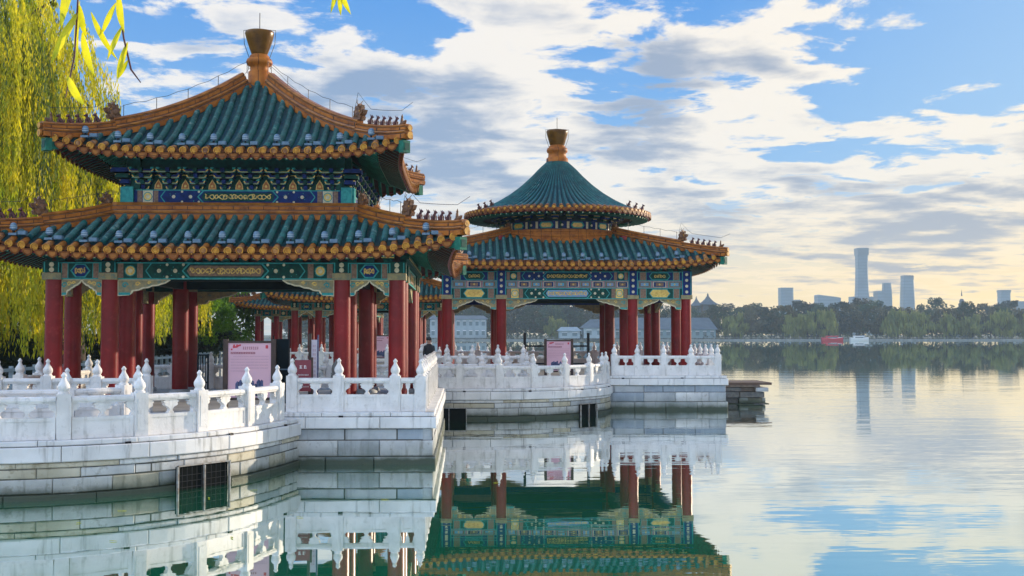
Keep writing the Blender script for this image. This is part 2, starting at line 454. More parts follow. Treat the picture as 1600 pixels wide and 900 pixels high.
def hips(rf, roof, top_w, beast_w, fig_ws, wire=True, fw=1.0):
    """four hip ridges with their beasts"""
    for k in range(4):
        a = R(-45 + 90 * k); d = Vector((cos(a), sin(a), 0)); sd = Vector((-sin(a), cos(a), 0)); up = Vector((0, 0, 1))
        q2 = math.sqrt(2)
        tipw = rf.tip + .04
        zf = lambda w: rf.z(w, w)
        ws = [top_w + (beast_w - top_w) * i / 14 for i in range(15)]
        pts = [d * (w * q2) + up * zf(w) for w in ws]
        tang = [(pts[min(i + 1, 14)] - pts[max(i - 1, 0)]).normalized() for i in range(15)]
        ups = [(up - t * up.dot(t)).normalized() for t in tang]
        mb = MB(); ridge_sweep(mb, pts, ups, [sd] * 15)
        ws2 = [beast_w + .002 + (tipw - beast_w) * i / 8 for i in range(9)]
        pts2 = [d * (w * q2) + up * (zf(min(w, rf.tip)) + .05 * (i / 8) ** 2) for i, w in enumerate(ws2)]
        tang2 = [(pts2[min(i + 1, 8)] - pts2[max(i - 1, 0)]).normalized() for i in range(9)]
        ups2 = [(up - t * up.dot(t)).normalized() for t in tang2]
        ridge_sweep(mb, pts2, ups2, [sd] * 9, .78)
        # round stacked tile ends at the tip
        e = pts2[-1] + d * .02
        for dz, rr in ((.17, .075), (.0, .09)):
            rim = [e + up * dz + sd * cos(2 * pi * q / 10) * rr + up * sin(2 * pi * q / 10) * rr for q in range(10)]
            mb.grid([rim, [p + d * .05 for p in rim]], 'amber_tile', True, True); mb.face([p + d * .05 for p in rim], 'amber_disc')
        ridge = mb.build('hip_ridge', roof)
        # corner beam under the hip
        cb = MB()
        w0, w1 = rf.T + .1, rf.tip - .12
        cp = [d * (w * q2) + up * (zf(w) - .2) for w in (w0, (w0 + w1) / 2, w1)]
        cb.sweep(cp, [up] * 3, [sd] * 3, [(-.09, -.14), (.09, -.14), (.09, .1), (-.09, .1)], 'rafter_green')
        e2 = d * ((w1 + .01) * q2) + up * (zf(w1) - .2)
        cb.sweep([e2, e2 + d * .16], [up] * 2, [sd] * 2, [(-.11, -.17), (.11, -.17), (.11, .12), (-.11, .12)], 'rafter_green')
        cb.sweep([e2 + d * .161, e2 + d * .17], [up] * 2, [sd] * 2, [(-.07, -.11), (.07, -.11), (.07, .06), (-.07, .06)], 'paint_green')
        cb.build('corner_beam', roof)
        dragon_head(roof, d * (beast_w * q2 + .05) + up * (zf(beast_w) + .30), a, fw * .74)
        for i, w in enumerate(fig_ws):
            p = d * (w * q2) + up * (zf(w) + .255)
            sc = .92 * fw
            if i == len(fig_ws) - 1: o = inst('ridge_figure', immortal_mesh(), roof, p, a)
            else: o = inst('ridge_beast', beast_mesh(), roof, p, a)
            o.scale = (sc, sc, sc)
        if wire:
            wb = MB(); wp = []
            for i in range(13):
                w = top_w + (beast_w - .15 - top_w) * i / 12
                wp.append(d * (w * q2) + up * (zf(w) + .62 + .03 * (i % 2)))
            wp += [d * (beast_w * q2 - .12) + up * (zf(beast_w) + .62), d * (beast_w * q2) + up * (zf(beast_w) + 1.02), d * (beast_w * q2 + .3) + up * (zf(beast_w) + .72)]
            wp += [d * (w * q2) + up * (zf(w) + .66) for w in fig_ws] + [d * (tipw * q2 + .15) + up * (zf(rf.tip) + .82)]
            wb.tube(wp, .006, 'wire', 4, False)
            for i in range(0, 13, 3):
                w = top_w + (beast_w - .15 - top_w) * i / 12
                wb.tube([d * (w * q2) + up * (zf(w) + .3), d * (w * q2) + up * (zf(w) + .64)], .009, 'wire', 4, False)
            wb.build('lightning_wire', roof)

class Deco:
    """flat painting laid on a face: T(s,o,z)"""
    def __init__(s, mb, T, o): s.mb, s.T, s.o = mb, T, o
    def poly(s, pts, mt, l=1):
        P = [s.T(a, s.o + .004 * l, b) for a, b in pts]; s.mb.face(P, mt)
    def rect(s, a0, a1, b0, b1, mt, l=1): s.poly([(a0, b0), (a1, b0), (a1, b1), (a0, b1)], mt, l)
    def disc(s, a, b, r, mt, l=1, n=10): s.poly([(a + r * cos(2 * pi * q / n), b + r * sin(2 * pi * q / n)) for q in range(n)], mt, l)
    def line(s, pts, w, mt, l=1):
        for (a, b), (c, d) in zip(pts, pts[1:]):
            dx, dy = c - a, d - b; L = math.hypot(dx, dy) or 1; nx, ny = -dy / L * w / 2, dx / L * w / 2
            s.poly([(a + nx, b + ny), (a - nx, b - ny), (c - nx, d - ny), (c + nx, d + ny)], mt, l)
    def hexa(s, a0, a1, b0, b1, c, mt, l=1):
        bm = (b0 + b1) / 2
        s.poly([(a0, bm), (a0 + c, b0), (a1 - c, b0), (a1, bm), (a1 - c, b1), (a0 + c, b1)], mt, l)
    def scroll(s, a0, a1, b0, b1, mt, l=2, n=3, w=None):
        H = b1 - b0; w = w or H * .13; bm = (b0 + b1) / 2
        for i in range(n):
            ca = a0 + (a1 - a0) * (i + .5) / n; ra = (a1 - a0) / n * .62; ph = random.random() * 6
            pts = [(ca + ra * cos(t * 1.0 + ph) * (1 - t / 14), bm + H * .42 * sin(2 * t + ph * 2) * (1 - t / 16)) for t in [q * .55 for q in range(14)]]
            pts = [(min(a1, max(a0, x)), z) for x, z in pts]
            s.line(pts, w, mt, l + .2 * i)
        for i in range(n * 3):
            s.disc(a0 + random.random() * (a1 - a0), b0 + H * (.2 + .6 * random.random()), H * .09, mt, l + .9, 6)

def deco_beam(mb, T, o, s0, s1, z0, z1, bg, alt, line='paint_teal', cart='paint_green', small=None):
    D = Deco(mb, T, o); L = s1 - s0; H = z1 - z0; zm = (z0 + z1) / 2
    D.rect(s0, s1, z0, z1, bg, .5)
    for zz in (z0, z1 - .07 * H): D.rect(s0, s1, zz, zz + .07 * H, line, 1)
    if L < 2.6:
        w = L * .13
        for a, b in ((s0 + w * .5, s0 + w * 1.5), (s1 - w * 1.5, s1 - w * .5)):
            D.rect(a - .02, b + .02, z0 + .07 * H, z1 - .07 * H, line, 1.2); D.rect(a, b, z0 + .07 * H, z1 - .07 * H, 'paint_brown', 1.6)
        a0, a1 = s0 + L * .26, s1 - L * .26
        D.hexa(a0, a1, z0 + .10 * H, z1 - .10 * H, H * .3, line, 1.2); D.hexa(a0 + .04, a1 - .04, z0 + .16 * H, z1 - .16 * H, H * .26, alt, 1.6)
        D.scroll(a0 + L * .12, a1 - L * .12, z0 + .28 * H, z1 - .28 * H, 'paint_gold', 2.4, 2)
        return
    e = H * 1.75
    for sg, b in ((1, s0), (-1, s1)):
        f = lambda x: b + sg * x
        r_ = lambda x0, x1, za, zb, m_, l: D.rect(min(f(x0), f(x1)), max(f(x0), f(x1)), za, zb, m_, l)
        r_(H * .12, H * .45, z0 + .07 * H, z1 - .07 * H, 'paint_brown', 1.3); r_(H * 1.25, H * 1.58, z0 + .07 * H, z1 - .07 * H, 'paint_brown', 1.3)
        r_(H * .5, H * 1.2, z0 + .07 * H, z1 - .07 * H, alt, 1.3)
        D.disc(f(H * .85), zm, H * .33, line, 1.8, 12); D.disc(f(H * .85), zm, H * .27, 'paint_gold', 2.2, 12); D.disc(f(H * .85), zm, H * .14, 'paint_cream', 2.6, 8)
        D.line([(f(e + H * .32), z0 + .06 * H), (f(e), zm), (f(e + H * .32), z1 - .06 * H)], H * .07, line, 1.5)
        x0, x1 = e + H * .2, L * .30
        nd = max(2, int((x1 - x0) / (H * .85)))
        for i in range(nd):
            x = x0 + (x1 - x0) * (i + .6) / nd
            D.disc(f(x), zm, H * .125, 'paint_cream', 2)
            for dx, dz in ((.5, .36), (.5, -.36)): D.disc(f(x + (x1 - x0) / nd * dx), zm + H * dz, H * .085, 'paint_cream', 2, 8)
            for q in range(4): D.disc(f(x + random.uniform(-.3, .3) * H), zm + random.uniform(-.35, .35) * H, H * .03, line, 2, 5)
    a0, a1 = s0 + L * .30, s1 - L * .30
    D.hexa(a0, a1, z0 + .04 * H, z1 - .04 * H, H * .4, line, 1.3); D.hexa(a0 + H * .1, a1 - H * .1, z0 + .1 * H, z1 - .1 * H, H * .38, bg, 1.7)
    D.hexa(a0 + H * .3, a1 - H * .3, z0 + .19 * H, z1 - .19 * H, H * .2, cart, 2.1)
    D.scroll(a0 + H * .5, a1 - H * .5, z0 + .26 * H, z1 - .26 * H, 'paint_gold', 2.6, 7)

def brace(mb, T, s_at, dirn, L, Hh, ztop, o, thick=.12):
    """carved bracket hung under a beam, from a column towards the bay"""
    sh = [(0, 0), (L, 0), (L * .90, -Hh * .22), (L * .84, -Hh * .26), (L * .76, -Hh * .36), (L * .66, -Hh * .38), (L * .58, -Hh * .50), (L * .48, -Hh * .53), (L * .40, -Hh * .66), (L * .28, -Hh * .70), (L * .27, -Hh * .84), (L * .22, -Hh * .95), (0, -Hh)]
    pts = [(s_at + dirn * x, ztop + z) for x, z in sh]
    TT = lambda x, y, z: T(x, y, z)
    mb.prism(pts if dirn > 0 else pts[::-1], o - thick, o, 'brace_tan', TT)
    D = Deco(mb, T, o)
    D.line(pts + [pts[0]], .035, 'paint_cream', 1.2)
    D.line([(s_at + dirn * L * .02, ztop - Hh * .9), (s_at + dirn * L * .24, ztop - Hh * .9)], Hh * .16, 'paint_teal', 1.6)
    for cx, cz, rr in ((.14, .36, .2), (.38, .28, .16), (.60, .2, .11)):
        D.line([(s_at + dirn * (L * cx + rr * Hh * (1 - t / 9) * cos(t)), ztop - Hh * cz + rr * Hh * (1 - t / 9) * sin(t)) for t in [q * .7 for q in range(11)]], .03, 'paint_teal' if cx < .3 else 'paint_gold', 1.7)

def finial(parent, z0, prof_ped, prof_vase, rod):
    mb = MB(); mb.lathe(prof_vase, 'gold_glaze', 28)
    o = mb.build('finial', parent, (0, 0, z0))
    p = MB(); p.lathe(prof_ped, 'ridge_tile', 24); p.build('finial_base', o)
    w = MB(); top = prof_vase[-1][1]
    w.tube([(0, 0, top - .02), (0, 0, top + rod)], .012, 'wire', 5)
    r = prof_vase[-3][0] + .05
    for sg in (-1, 1):
        w.tube([(0, 0, top + .06), (sg * r, 0, top + .02), (sg * (r - .02), 0, top - .35), (sg * (r - .16), 0, top - .75), (sg * .3, 0, top - 1.05)], .009, 'wire', 4, False)
    w.build('lightning_rod', o)

def pavilion(name, label, X, Y, deck, W, inner, upper=None, P=None, rich=False):
    """W half width of the outer column square, inner half width of the middle bay"""
    root = thing(name, label, 'pavilion', (X, Y, deck))
    zb, zt_ = P['beam']           # underside and top of the outer beam (local)
    # columns
    cm = MB(); r = P['cr']
    cm.lathe([(r * 1.45, 0), (r * 1.45, .05), (r * 1.25, .12), (r * 1.12, .13)], 'block_grey', 16)
    cm.lathe([(r * 1.03, .125), (r, .6), (r * .97, zb - .02), (r * .97, zt_)], 'column_red', 20)
    cm.box(-r * 1.06, r * 1.06, -r * 1.06, r * 1.06, zb - .01, zb + .15, 'brace_tan')
    cme = cm.mesh('column')
    b = inner
    cols = []
    for x in (-W, -b, b, W):
        for y in (-W, -b, b, W):
            if abs(x) == W or abs(y) == W: cols.append((x, y))
    for x, y in cols: inst('column', cme, root, (x, y, 0))
    ic = MB(); r2 = r * 1.12
    ic.lathe([(r2 * 1.45, 0), (r2 * 1.45, .05), (r2 * 1.2, .12)], 'block_grey', 16)
    ic.lathe([(r2, .115), (r2, P['ih'])], 'column_red', 20)
    icm = ic.mesh('inner_column')
    for x in (-b, b):
        for y in (-b, b): inst('inner_column', icm, root, (x, y, 0))
    # outer beams: one per side
    for k in range(4):
        T = sideT(k); mb = MB(); th = .16
        Wk = W - .0
        e = th if k % 2 == 0 else -th
        if not rich:
            mb.box(-Wk - e, Wk + e, Wk - th, Wk + th, zb, zt_, 'paint_green', T)
            for (a, c) in ((-W + r * .8, -b - r * .8), (-b + r * .8, b - r * .8), (b + r * .8, W - r * .8)):
                deco_beam(mb, T, Wk + th, a, c, zb, zt_, 'paint_green', 'paint_blue' if c - a < 2 else 'paint_green', 'paint_teal', 'paint_brown')
        else:
            H = zt_ - zb; z1 = zb + H * .40; z2 = zb + H * .66
            mb.box(-Wk - e, Wk + e, Wk - th, Wk + th, zb, z1, 'paint_blue', T)
            mb.box(-Wk - e * .8, Wk + e * .8, Wk - th + .03, Wk + th - .03, z1 + .001, z2 - .001, 'paint_pink', T)
            mb.box(-Wk - e, Wk + e, Wk - th, Wk + th, z2, zt_, 'paint_blue', T)
            for (a, c) in ((-W + r * .8, -b - r * .8), (-b + r * .8, b - r * .8), (b + r * .8, W - r * .8)):
                deco_beam(mb, T, Wk + th, a, c, zb, z1, 'paint_green', 'paint_gold', 'paint_teal', 'paint_sky')
                deco_beam(mb, T, Wk + th, a, c, z2, zt_, 'paint_blue', 'paint_green', 'paint_teal', 'paint_green')
                D = Deco(mb, T, Wk + th - .03); n = max(3, int((c - a) / .48)); cw = (c - a) / n
                for i in range(n):
                    x0 = a + cw * i; hh = z2 - z1
                    D.rect(x0 + cw * .07, x0 + cw * .93, z1 + hh * .1, z2 - hh * .1, 'paint_cream' if i % 2 else 'paint_teal', 1)
                    D.rect(x0 + cw * .12, x0 + cw * .88, z1 + hh * .16, z2 - hh * .16, 'paint_blue' if i % 2 else 'paint_brown', 1.5)
                    D.rect(x0 + cw * .24, x0 + cw * .76, z1 + hh * .28, z2 - hh * .28, 'paint_brown' if i % 2 else 'paint_sky', 2)
                    D.disc(x0 + cw * .5, (z1 + z2) / 2, hh * .13, 'paint_gold', 2.5, 8)
        # painted post heads over the columns
        for c in (-W, -b, b, W):
            oo = Wk + th + .05
            mb.box(c - r * .85, c + r * .85, Wk + th + .002, oo, zb + .16, zt_ + .02, 'paint_blue' if rich else 'paint_green', T)
            D = Deco(mb, T, oo); nn_ = 4 if rich else 2
            for i in range(nn_):
                zz = zb + .16 + (zt_ - zb - .16) * (i + .5) / nn_
                D.disc(c, zz, .06, 'paint_cream', 1, 8)
            D.line([(c - r * .8, zb + .16), (c - r * .8, zt_)], .03, 'paint_teal', 1); D.line([(c + r * .8, zb + .16), (c + r * .8, zt_)], .03, 'paint_teal', 1)
        # small blocks between beam and rafters
        zz0 = zt_ + .005; zz1 = P['plate']
        mb.box(-Wk, Wk, Wk - .08, Wk + .06, zz0, zz1, 'soffit_brown', T)
        nb = int(2 * W / .42)
        for i in range(nb):
            s_ = -W + 2 * W * (i + .5) / nb
            mb.box(s_ - .1, s_ + .1, Wk + .062, Wk + .22, zz0 + .01, (zz0 + zz1) / 2, 'paint_green', T)
            mb.box(s_ - .15, s_ + .15, Wk + .065, Wk + .28, (zz0 + zz1) / 2 + .002, zz1 - .01, 'paint_green', T)
            D = Deco(mb, T, Wk + .28); D.rect(s_ - .15, s_ + .15, (zz0 + zz1) / 2 + .005, (zz0 + zz1) / 2 + .03, 'paint_gold', 1); D.disc(s_, (zz0 + zz1) / 2 + .06, .03, 'paint_cream', 1.5, 6)
        mb.build('painted_beam', root)
        # braces
        for (s_, d_, L_) in ((-W + r * .9, 1, None), (-b - r * .9, -1, None), (-b + r * .9, 1, P['brace']), (b - r * .9, -1, P['brace']), (b + r * .9, 1, None), (W - r * .9, -1, None)):
            m2 = MB(); L2 = L_ or (W - b - 1.8 * r) * .5
            brace(m2, T, s_, d_, L2, P['bh'], zb - .004, W + .06)
            m2.build('carved_bracket', root)
        # inner beam
        m3 = MB()
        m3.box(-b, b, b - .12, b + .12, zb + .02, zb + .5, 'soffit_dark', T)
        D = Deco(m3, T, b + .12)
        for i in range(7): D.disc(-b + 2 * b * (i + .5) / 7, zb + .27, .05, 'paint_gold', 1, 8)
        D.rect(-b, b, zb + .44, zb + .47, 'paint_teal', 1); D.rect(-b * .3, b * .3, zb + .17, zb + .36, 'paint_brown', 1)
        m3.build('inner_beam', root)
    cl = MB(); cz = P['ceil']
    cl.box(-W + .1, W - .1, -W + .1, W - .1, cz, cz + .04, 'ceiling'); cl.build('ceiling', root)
    # lower roof
    q = P['low']
    rf = SqRoof(*q[:7], circ=P.get('circ'))
    roof = build_roof(rf, root, 'lower_roof', P['sp'], P.get('amber', .4))
    hips(rf, roof, P.get('hip_top', rf.T), P['lb'], P['lf'], True)
    if not upper:
        finial(root, q[4] - .1, *P['fin']); return root, rf, None
    if upper == 'square':
        # ridge round the top of the lower roof
        for k in range(4):
            T = sideT(k); mb = MB(); t = rf.T; z0 = q[4]
            sd = Vector((*SIDES[k][1], 0)); rr_ = Vector((*SIDES[k][0], 0))
            pts = [rr_ * s_ + sd * (t - .02) + Vector((0, 0, z0)) for s_ in (-t - .1, t + .1)]
            ridge_sweep(mb, pts, [Vector((0, 0, 1))] * 2, [sd] * 2)
            mb.build('top_ridge', roof)
            a = R(-45 + 90 * k)
            dragon_head(roof, Vector((cos(a), sin(a), 0)) * ((t + .1) * math.sqrt(2)) + Vector((0, 0, z0 + .22)), a, .62, 'corner_dragon_head')
        ub, ut = P['ubeam']; h = P['uh']
        for k in range(4):
            T = sideT(k); mb = MB(); th = .12; e = th if k % 2 == 0 else -th
            mb.box(-h - e, h + e, h - th, h + th, ub - .4, ut, 'paint_blue', T)
            deco_beam(mb, T, h + th, -h + .15, h - .15, ub, ut, 'paint_blue', 'paint_cream', 'paint_teal', 'paint_green')
            for c in (-1, 1): mb.box(c * (h + .02) - .13, c * (h + .02) + .13, h + th + .003, h + th + .1, ub + .02, ut + .06, 'paint_teal', T)
            mb.build('upper_painted_beam', root)
            bk = MB(); bz, bt = ut + .005, P['btop']; H = bt - bz; n = 8
            bk.box(-h - .12, h + .12, h - .25, h - .02, bz, bt + .3, 'paint_green', T)
            for i in range(n):
                s_ = -h + 2 * h * (i + .5) / n; w = 2 * h / n
                for j in range(4):
                    z0 = bz + H * j / 4; o1 = h + .02 + .10 * (j + 1); ww = w * (.18 + .095 * j); mt = 'paint_blue' if (i + j) % 2 else 'paint_green'
                    bk.box(s_ - ww, s_ + ww, h - .019, o1 - .06, z0 + .005, z0 + H / 4 * .62, mt, T)
                    bk.box(s_ - .045, s_ + .045, h - .018, o1 + .04, z0 + .01, z0 + H / 4 * .8, 'paint_green' if mt == 'paint_blue' else 'paint_blue', T)
                    D = Deco(bk, T, o1 - .06)
                    D.line([(s_ - ww, z0 + H / 4 * .6), (s_ - ww * .8, z0 + H * .03), (s_ - .05, z0 + H * .03)], .03, 'paint_gold', 1)
                    D.rect(s_ - ww, s_ + ww, z0 + .006, z0 + .022, 'paint_teal', 1.1)
                    D.line([(s_ + ww, z0 + H / 4 * .6), (s_ + ww * .8, z0 + H * .03), (s_ + .05, z0 + H * .03)], .03, 'paint_gold', 1)
                    for sg in (-1, 1): bk.box(s_ + sg * ww * .86 - .035, s_ + sg * ww * .86 + .035, h - .017, o1 - .05, z0 + H / 4 * .64, z0 + H / 4 * .98, 'paint_teal' if j % 2 else mt, T)
                # flame panel between the sets
                sm = s_ + w / 2
                if i < n - 1:
                    D = Deco(bk, T, h - .018)
                    D.poly([(sm - .10, bz + .02), (sm + .10, bz + .02), (sm + .085, bz + .14), (sm, bz + .27), (sm - .085, bz + .14)], 'paint_gold', 1)
                    D.poly([(sm - .075, bz + .04), (sm + .075, bz + .04), (sm + .06, bz + .14), (sm, bz + .23), (sm - .06, bz + .14)], 'paint_orange', 2)
                    D.disc(sm, bz + .10, .035, 'paint_gold', 3, 8)
                    D.line([(sm + .17 * cos(q * .3491), bz + .26 + .12 * sin(q * .3491)) for q in range(10)], .02, 'paint_gold', 1)
                    D.line([(sm + .11 * cos(q * .3491), bz + .40 + .09 * sin(q * .3491)) for q in range(10)], .018, 'paint_teal', 1)
            for sg in (-1, 1):
                for j in range(4):
                    z0 = bz + H * j / 4; c_ = sg * (h + .06 + .04 * j); hw = .09 + .045 * j
                    bk.box(c_ - hw, c_ + hw, h - .02, h + .1 + .09 * j, z0 + .005, z0 + H / 4 * .8, 'paint_blue' if j % 2 else 'paint_green', T)
                    Deco(bk, T, h + .1 + .09 * j).rect(c_ - hw, c_ + hw, z0 + H / 4 * .62, z0 + H / 4 * .8, 'paint_gold', 1)
            bk.build('bracket_sets', root)
        u = P['up']; ru = SqRoof(*u)
        ro = build_roof(ru, root, 'upper_roof', P['sp'], P.get('amber', .4) * .8)
        hips(ru, ro, .28, P['ub'], P['uf'], True)
        finial(root, P['fz'], *P['fin'])
        return root, rf, ru
    # round upper storey
    Rc = P['circ']; rr_ = P['uh']; ub, ut = P['ubeam']
    mb = MB(); N = 48
    rows = [[] for _ in RIDGE]
    for i in range(N):
        a = 2 * pi * i / N
        s_ = abs(((a + pi / 4) % (pi / 2)) - pi / 4)
        o_ = Rc * cos(s_); sv = Rc * sin(s_)
        zz = rf.z(sv, o_)
        zc_ = rf.z(Rc * .7071, Rc * .7071) + .17
        for j, (x, z) in enumerate(RIDGE):
            rows[j].append(((Rc + x) * cos(a), (Rc + x) * sin(a), zz - .1 + (z + .1) / .445 * (zc_ - zz + .1)))
    mb.grid(rows, 'ridge_tile', False, True)
    mb.build('top_ridge', roof)
    for k in range(4):
        a = R(-45 + 90 * k); zz = rf.z(Rc * .7071, Rc * .7071)
        dragon_head(roof, Vector((cos(a), sin(a), 0)) * (Rc + .1) + Vector((0, 0, zz + .12)), a, .62, 'corner_dragon_head')
    mb = MB(); N = 64
    ring = lambda rad, z: [(rad * cos(2 * pi * i / N), rad * sin(2 * pi * i / N), z) for i in range(N)]
    mb.grid([ring(rr_, ub - .8), ring(rr_, ut)], 'paint_blue', True, True)
    nP = 24
    for i in range(nP):
        a0 = 2 * pi * i / nP
        TT = lambda s_, o, z, a0=a0: ((o) * cos(a0 + s_ / rr_), (o) * sin(a0 + s_ / rr_), z)
        D = Deco(mb, TT, rr_ + .01); w = 2 * pi * rr_ / nP; H = ut - ub
        if i % 2:
            D.hexa(-w * .46, w * .46, ub + H * .12, ut - H * .12, H * .25, 'paint_teal', 1); D.hexa(-w * .36, w * .36, ub + H * .25, ut - H * .25, H * .2, 'paint_gold', 2)
        else:
            for q, m_ in ((-.42, 'paint_cream'), (-.16, 'paint_green'), (.06, 'paint_blue'), (.30, 'paint_cream')):
                D.rect(w * q, w * (q + .16), ub + H * .1, ut - H * .1, m_, 1)
            D.disc(0, (ub + ut) / 2, H * .15, 'paint_cream', 2, 8)
    mb.grid([ring(rr_ + .03, ub - .03), ring(rr_ + .03, ub + .02)], 'paint_teal', True, True)
    mb.build('upper_painted_beam', root)
    bk = MB(); bt = P['btop']; n = 28
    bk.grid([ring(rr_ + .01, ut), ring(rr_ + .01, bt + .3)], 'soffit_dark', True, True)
    for i in range(n):
        a0 = 2 * pi * (i + .5) / n
        TT = lambda s_, o, z, a0=a0: (o * cos(a0) - s_ * sin(a0), o * sin(a0) + s_ * cos(a0), z)
        for j in range(3):
            H = (bt - ut) / 3; z0 = ut + .005 + H * j; ww = .10 + .06 * j; mt = 'paint_blue' if (i + j) % 2 else 'paint_green'
            bk.box(-ww, ww, rr_, rr_ + .12 * (j + 1), z0, z0 + H * .8, mt, TT)
            D = Deco(bk, TT, rr_ + .12 * (j + 1)); D.rect(-ww, ww, z0 + H * .62, z0 + H * .8, 'paint_gold', 1)
    bk.build('bracket_sets', root)
    E, ztop, ze, neck = P['up']
    prof = P['prof']
    def zr(rad):
        t = (E - rad) / (E - neck)
        for (t0, z0), (t1, z1) in zip(prof, prof[1:]):
            if t <= t1 + 1e-6: return z0 + (z1 - z0) * (t - t0) / (t1 - t0)
        return prof[-1][1]
    mb = MB(); ed = MB(); ra = MB(); nr = 84
    rads = [E + (neck - E) * i / 26 for i in range(27)]
    N = nr * 2
    mb.grid([[(rad * cos(2 * pi * i / N), rad * sin(2 * pi * i / N), zr(rad) - (.07 * rad / E if i % 2 == 0 else 0)) for i in range(N)] for rad in rads], 'teal_pan', False, True)
    for i in range(nr):
        a = 2 * pi * (i + .5) / nr; d = Vector((cos(a), sin(a), 0)); sd = Vector((-sin(a), cos(a), 0)); up = Vector((0, 0, 1))
        pts = [d * rad + up * zr(rad) for rad in rads]; sc = [max(.25, rad / E) for rad in rads]
        pr = [(.085 * cos(q), .085 * sin(q) + .01) for q in [R(-15 + 210 * k / 6) for k in range(7)]]
        mb.sweep(pts[:4], [up] * 4, [sd] * 4, pr, 'amber_tile', sc[:4], True, False, False)
        mb.sweep(pts[3:], [up] * 24, [sd] * 24, pr, 'teal_worn' if random.random() < .4 else 'teal_tile', sc[3:], True, False, False)
        c = d * E + up * (ze + .012); rim = [c + sd * cos(2 * pi * q / 10) * .10 + up * sin(2 * pi * q / 10) * .10 for q in range(10)]
        ed.grid([[p - d * .04 for p in rim], [p + d * .03 for p in rim]], 'amber_tile', True, True)
        f1 = [p + d * .03 for p in rim]; f2 = [c + (p - c) * .7 + d * .035 for p in rim]
        ed.grid([f1, f2], 'drip_tile', False, True); ed.face(f2, 'amber_disc')
        a2 = 2 * pi * i / nr
        TT = lambda x, y, z, a2=a2: (cos(a2) * (E + .02 + y) - sin(a2) * x, sin(a2) * (E + .02 + y) + cos(a2) * x, ze - .03 + z)
        w = .13; ed.prism([(-w, .02), (w, .02), (w * .9, -.06), (w * .5, -.11), (0, -.14), (-w * .5, -.11), (-w * .9, -.06)], 0, .03, 'drip_tile', TT)
        TT2 = lambda s_, o, z, a=a: (o * cos(a) - s_ * sin(a), o * sin(a) + s_ * cos(a), z)
        ra.box(-.045, .045, E - .75, E - .1, ze - .23, ze - .15, 'rafter_green', TT2)
        Deco(ra, TT2, E - .1).disc(0, ze - .19, .025, 'paint_cream', 1, 6)
    ra.grid([ring(E - .05, ze - .05), ring(E - .05, ze - .15), ring(E - .12, ze - .15)], 'fascia_red', True, True)
    ra.grid([ring(E - .08, ze - .14), ring(rr_, ze - .02)], 'soffit_brown', True, True)
    ro = mb.build('upper_roof', root); ed.build('eave_tile_ends', ro); ra.build('eave_rafters', ro)
    for a in P['ufig']:
        d = Vector((cos(R(a)), sin(R(a)), 0))
        for i in range(3):
            rad = E - .06 - .30 * i
            o = inst('ridge_beast', beast_mesh(), ro, d * rad + Vector((0, 0, zr(rad) + .06)), R(a)); o.scale = (.95,) * 3
    finial(root, P['fz'], *P['fin'])
    return root, rf, None

# ------------------------------------------------------------------ the two big pavilions
DA = 1.15
PA = dict(cr=.205, beam=(3.02, 3.42), plate=3.62, ih=4.85, brace=1.22, bh=.37, ceil=3.66, sp=.268, amber=.46,
          low=(5.28, .235, 3.0, 3.61, 4.62, .92, .42), lb=4.25, lf=(4.58, 4.75, 4.92, 5.09, 5.26, 5.46),
          ubeam=(4.96, 5.31), uh=2.66, btop=5.84,
          up=(4.02, .17, .05, 6.09, 8.72, .44, .34), ub=2.97, uf=(3.32, 3.48, 3.64, 3.80, 3.97, 4.13), fz=8.46,
          fin=([(.30, 0), (.30, .42), (.25, .45), (.25, .58), (.33, .62), (.36, .70), (.33, .78), (.25, .80), (.27, .86), (.23, .90)],
               [(.20, .88), (.22, .93), (.30, 1.15), (.365, 1.36), (.395, 1.48), (.385, 1.54), (.30, 1.56), (.02, 1.565)], .5))
pavA, rfA, ruA = pavilion('double_eaved_pavilion', 'big red-columned pavilion with two square tiled roofs behind the white curved balustrade', -5.64, 31.52, DA, 4.02, 2.72, 'square', PA)
DB = 1.30
PB = dict(cr=.21, beam=(2.95, 4.02), plate=4.24, ih=5.6, brace=1.25, bh=.40, ceil=4.3, sp=.285, amber=.46,
          low=(5.68, .235, 2.0, 4.24, 5.74, 1.03, .42), circ=3.0, hip_top=2.14, lb=4.55, lf=(4.92, 5.10, 5.28, 5.46, 5.64, 5.84),
          ubeam=(5.90, 6.25), uh=2.5, btop=6.6,
          up=(4.0, 0, 6.65, .46), prof=[(0, 6.65), (.12, 6.77), (.25, 6.95), (.40, 7.22), (.55, 7.56), (.68, 7.92), (.80, 8.32), (.90, 8.70), (1, 9.02)], ufig=(-150, -30, 30, 150), fz=8.74,
          fin=([(.50, 0), (.47, .45), (.40, .50), (.38, .68), (.44, .72), (.46, .80), (.43, .90), (.34, .93), (.36, .98), (.30, 1.02)],
               [(.28, .98), (.32, 1.05), (.38, 1.26), (.44, 1.47), (.475, 1.60), (.46, 1.67), (.36, 1.69), (.02, 1.695)], .55))
pavB, rfB, _ = pavilion('round_topped_pavilion', 'pavilion with a round conical upper roof over a square one, out in the lake', 3.98, 49.7, DB, 4.69, 2.58, 'round', PB, True)
pavC = copy_tree(pavA); pavC.location = (-5.35, 67.9, DA)
pavC['label'] = 'distant square tiled pavilion glimpsed between the red columns, its two roofs mostly hidden'
PD = dict(PA); PD['low'] = (5.28, .235, .05, 3.61, 6.6, .40, .42); PD['hip_top'] = .28
pavD, _, _ = pavilion('single_eaved_pavilion', 'farthest pavilion of the row with a single tiled roof, next to the green trees', -10.6, 86, 1.1, 4.02, 2.72, None, PD)

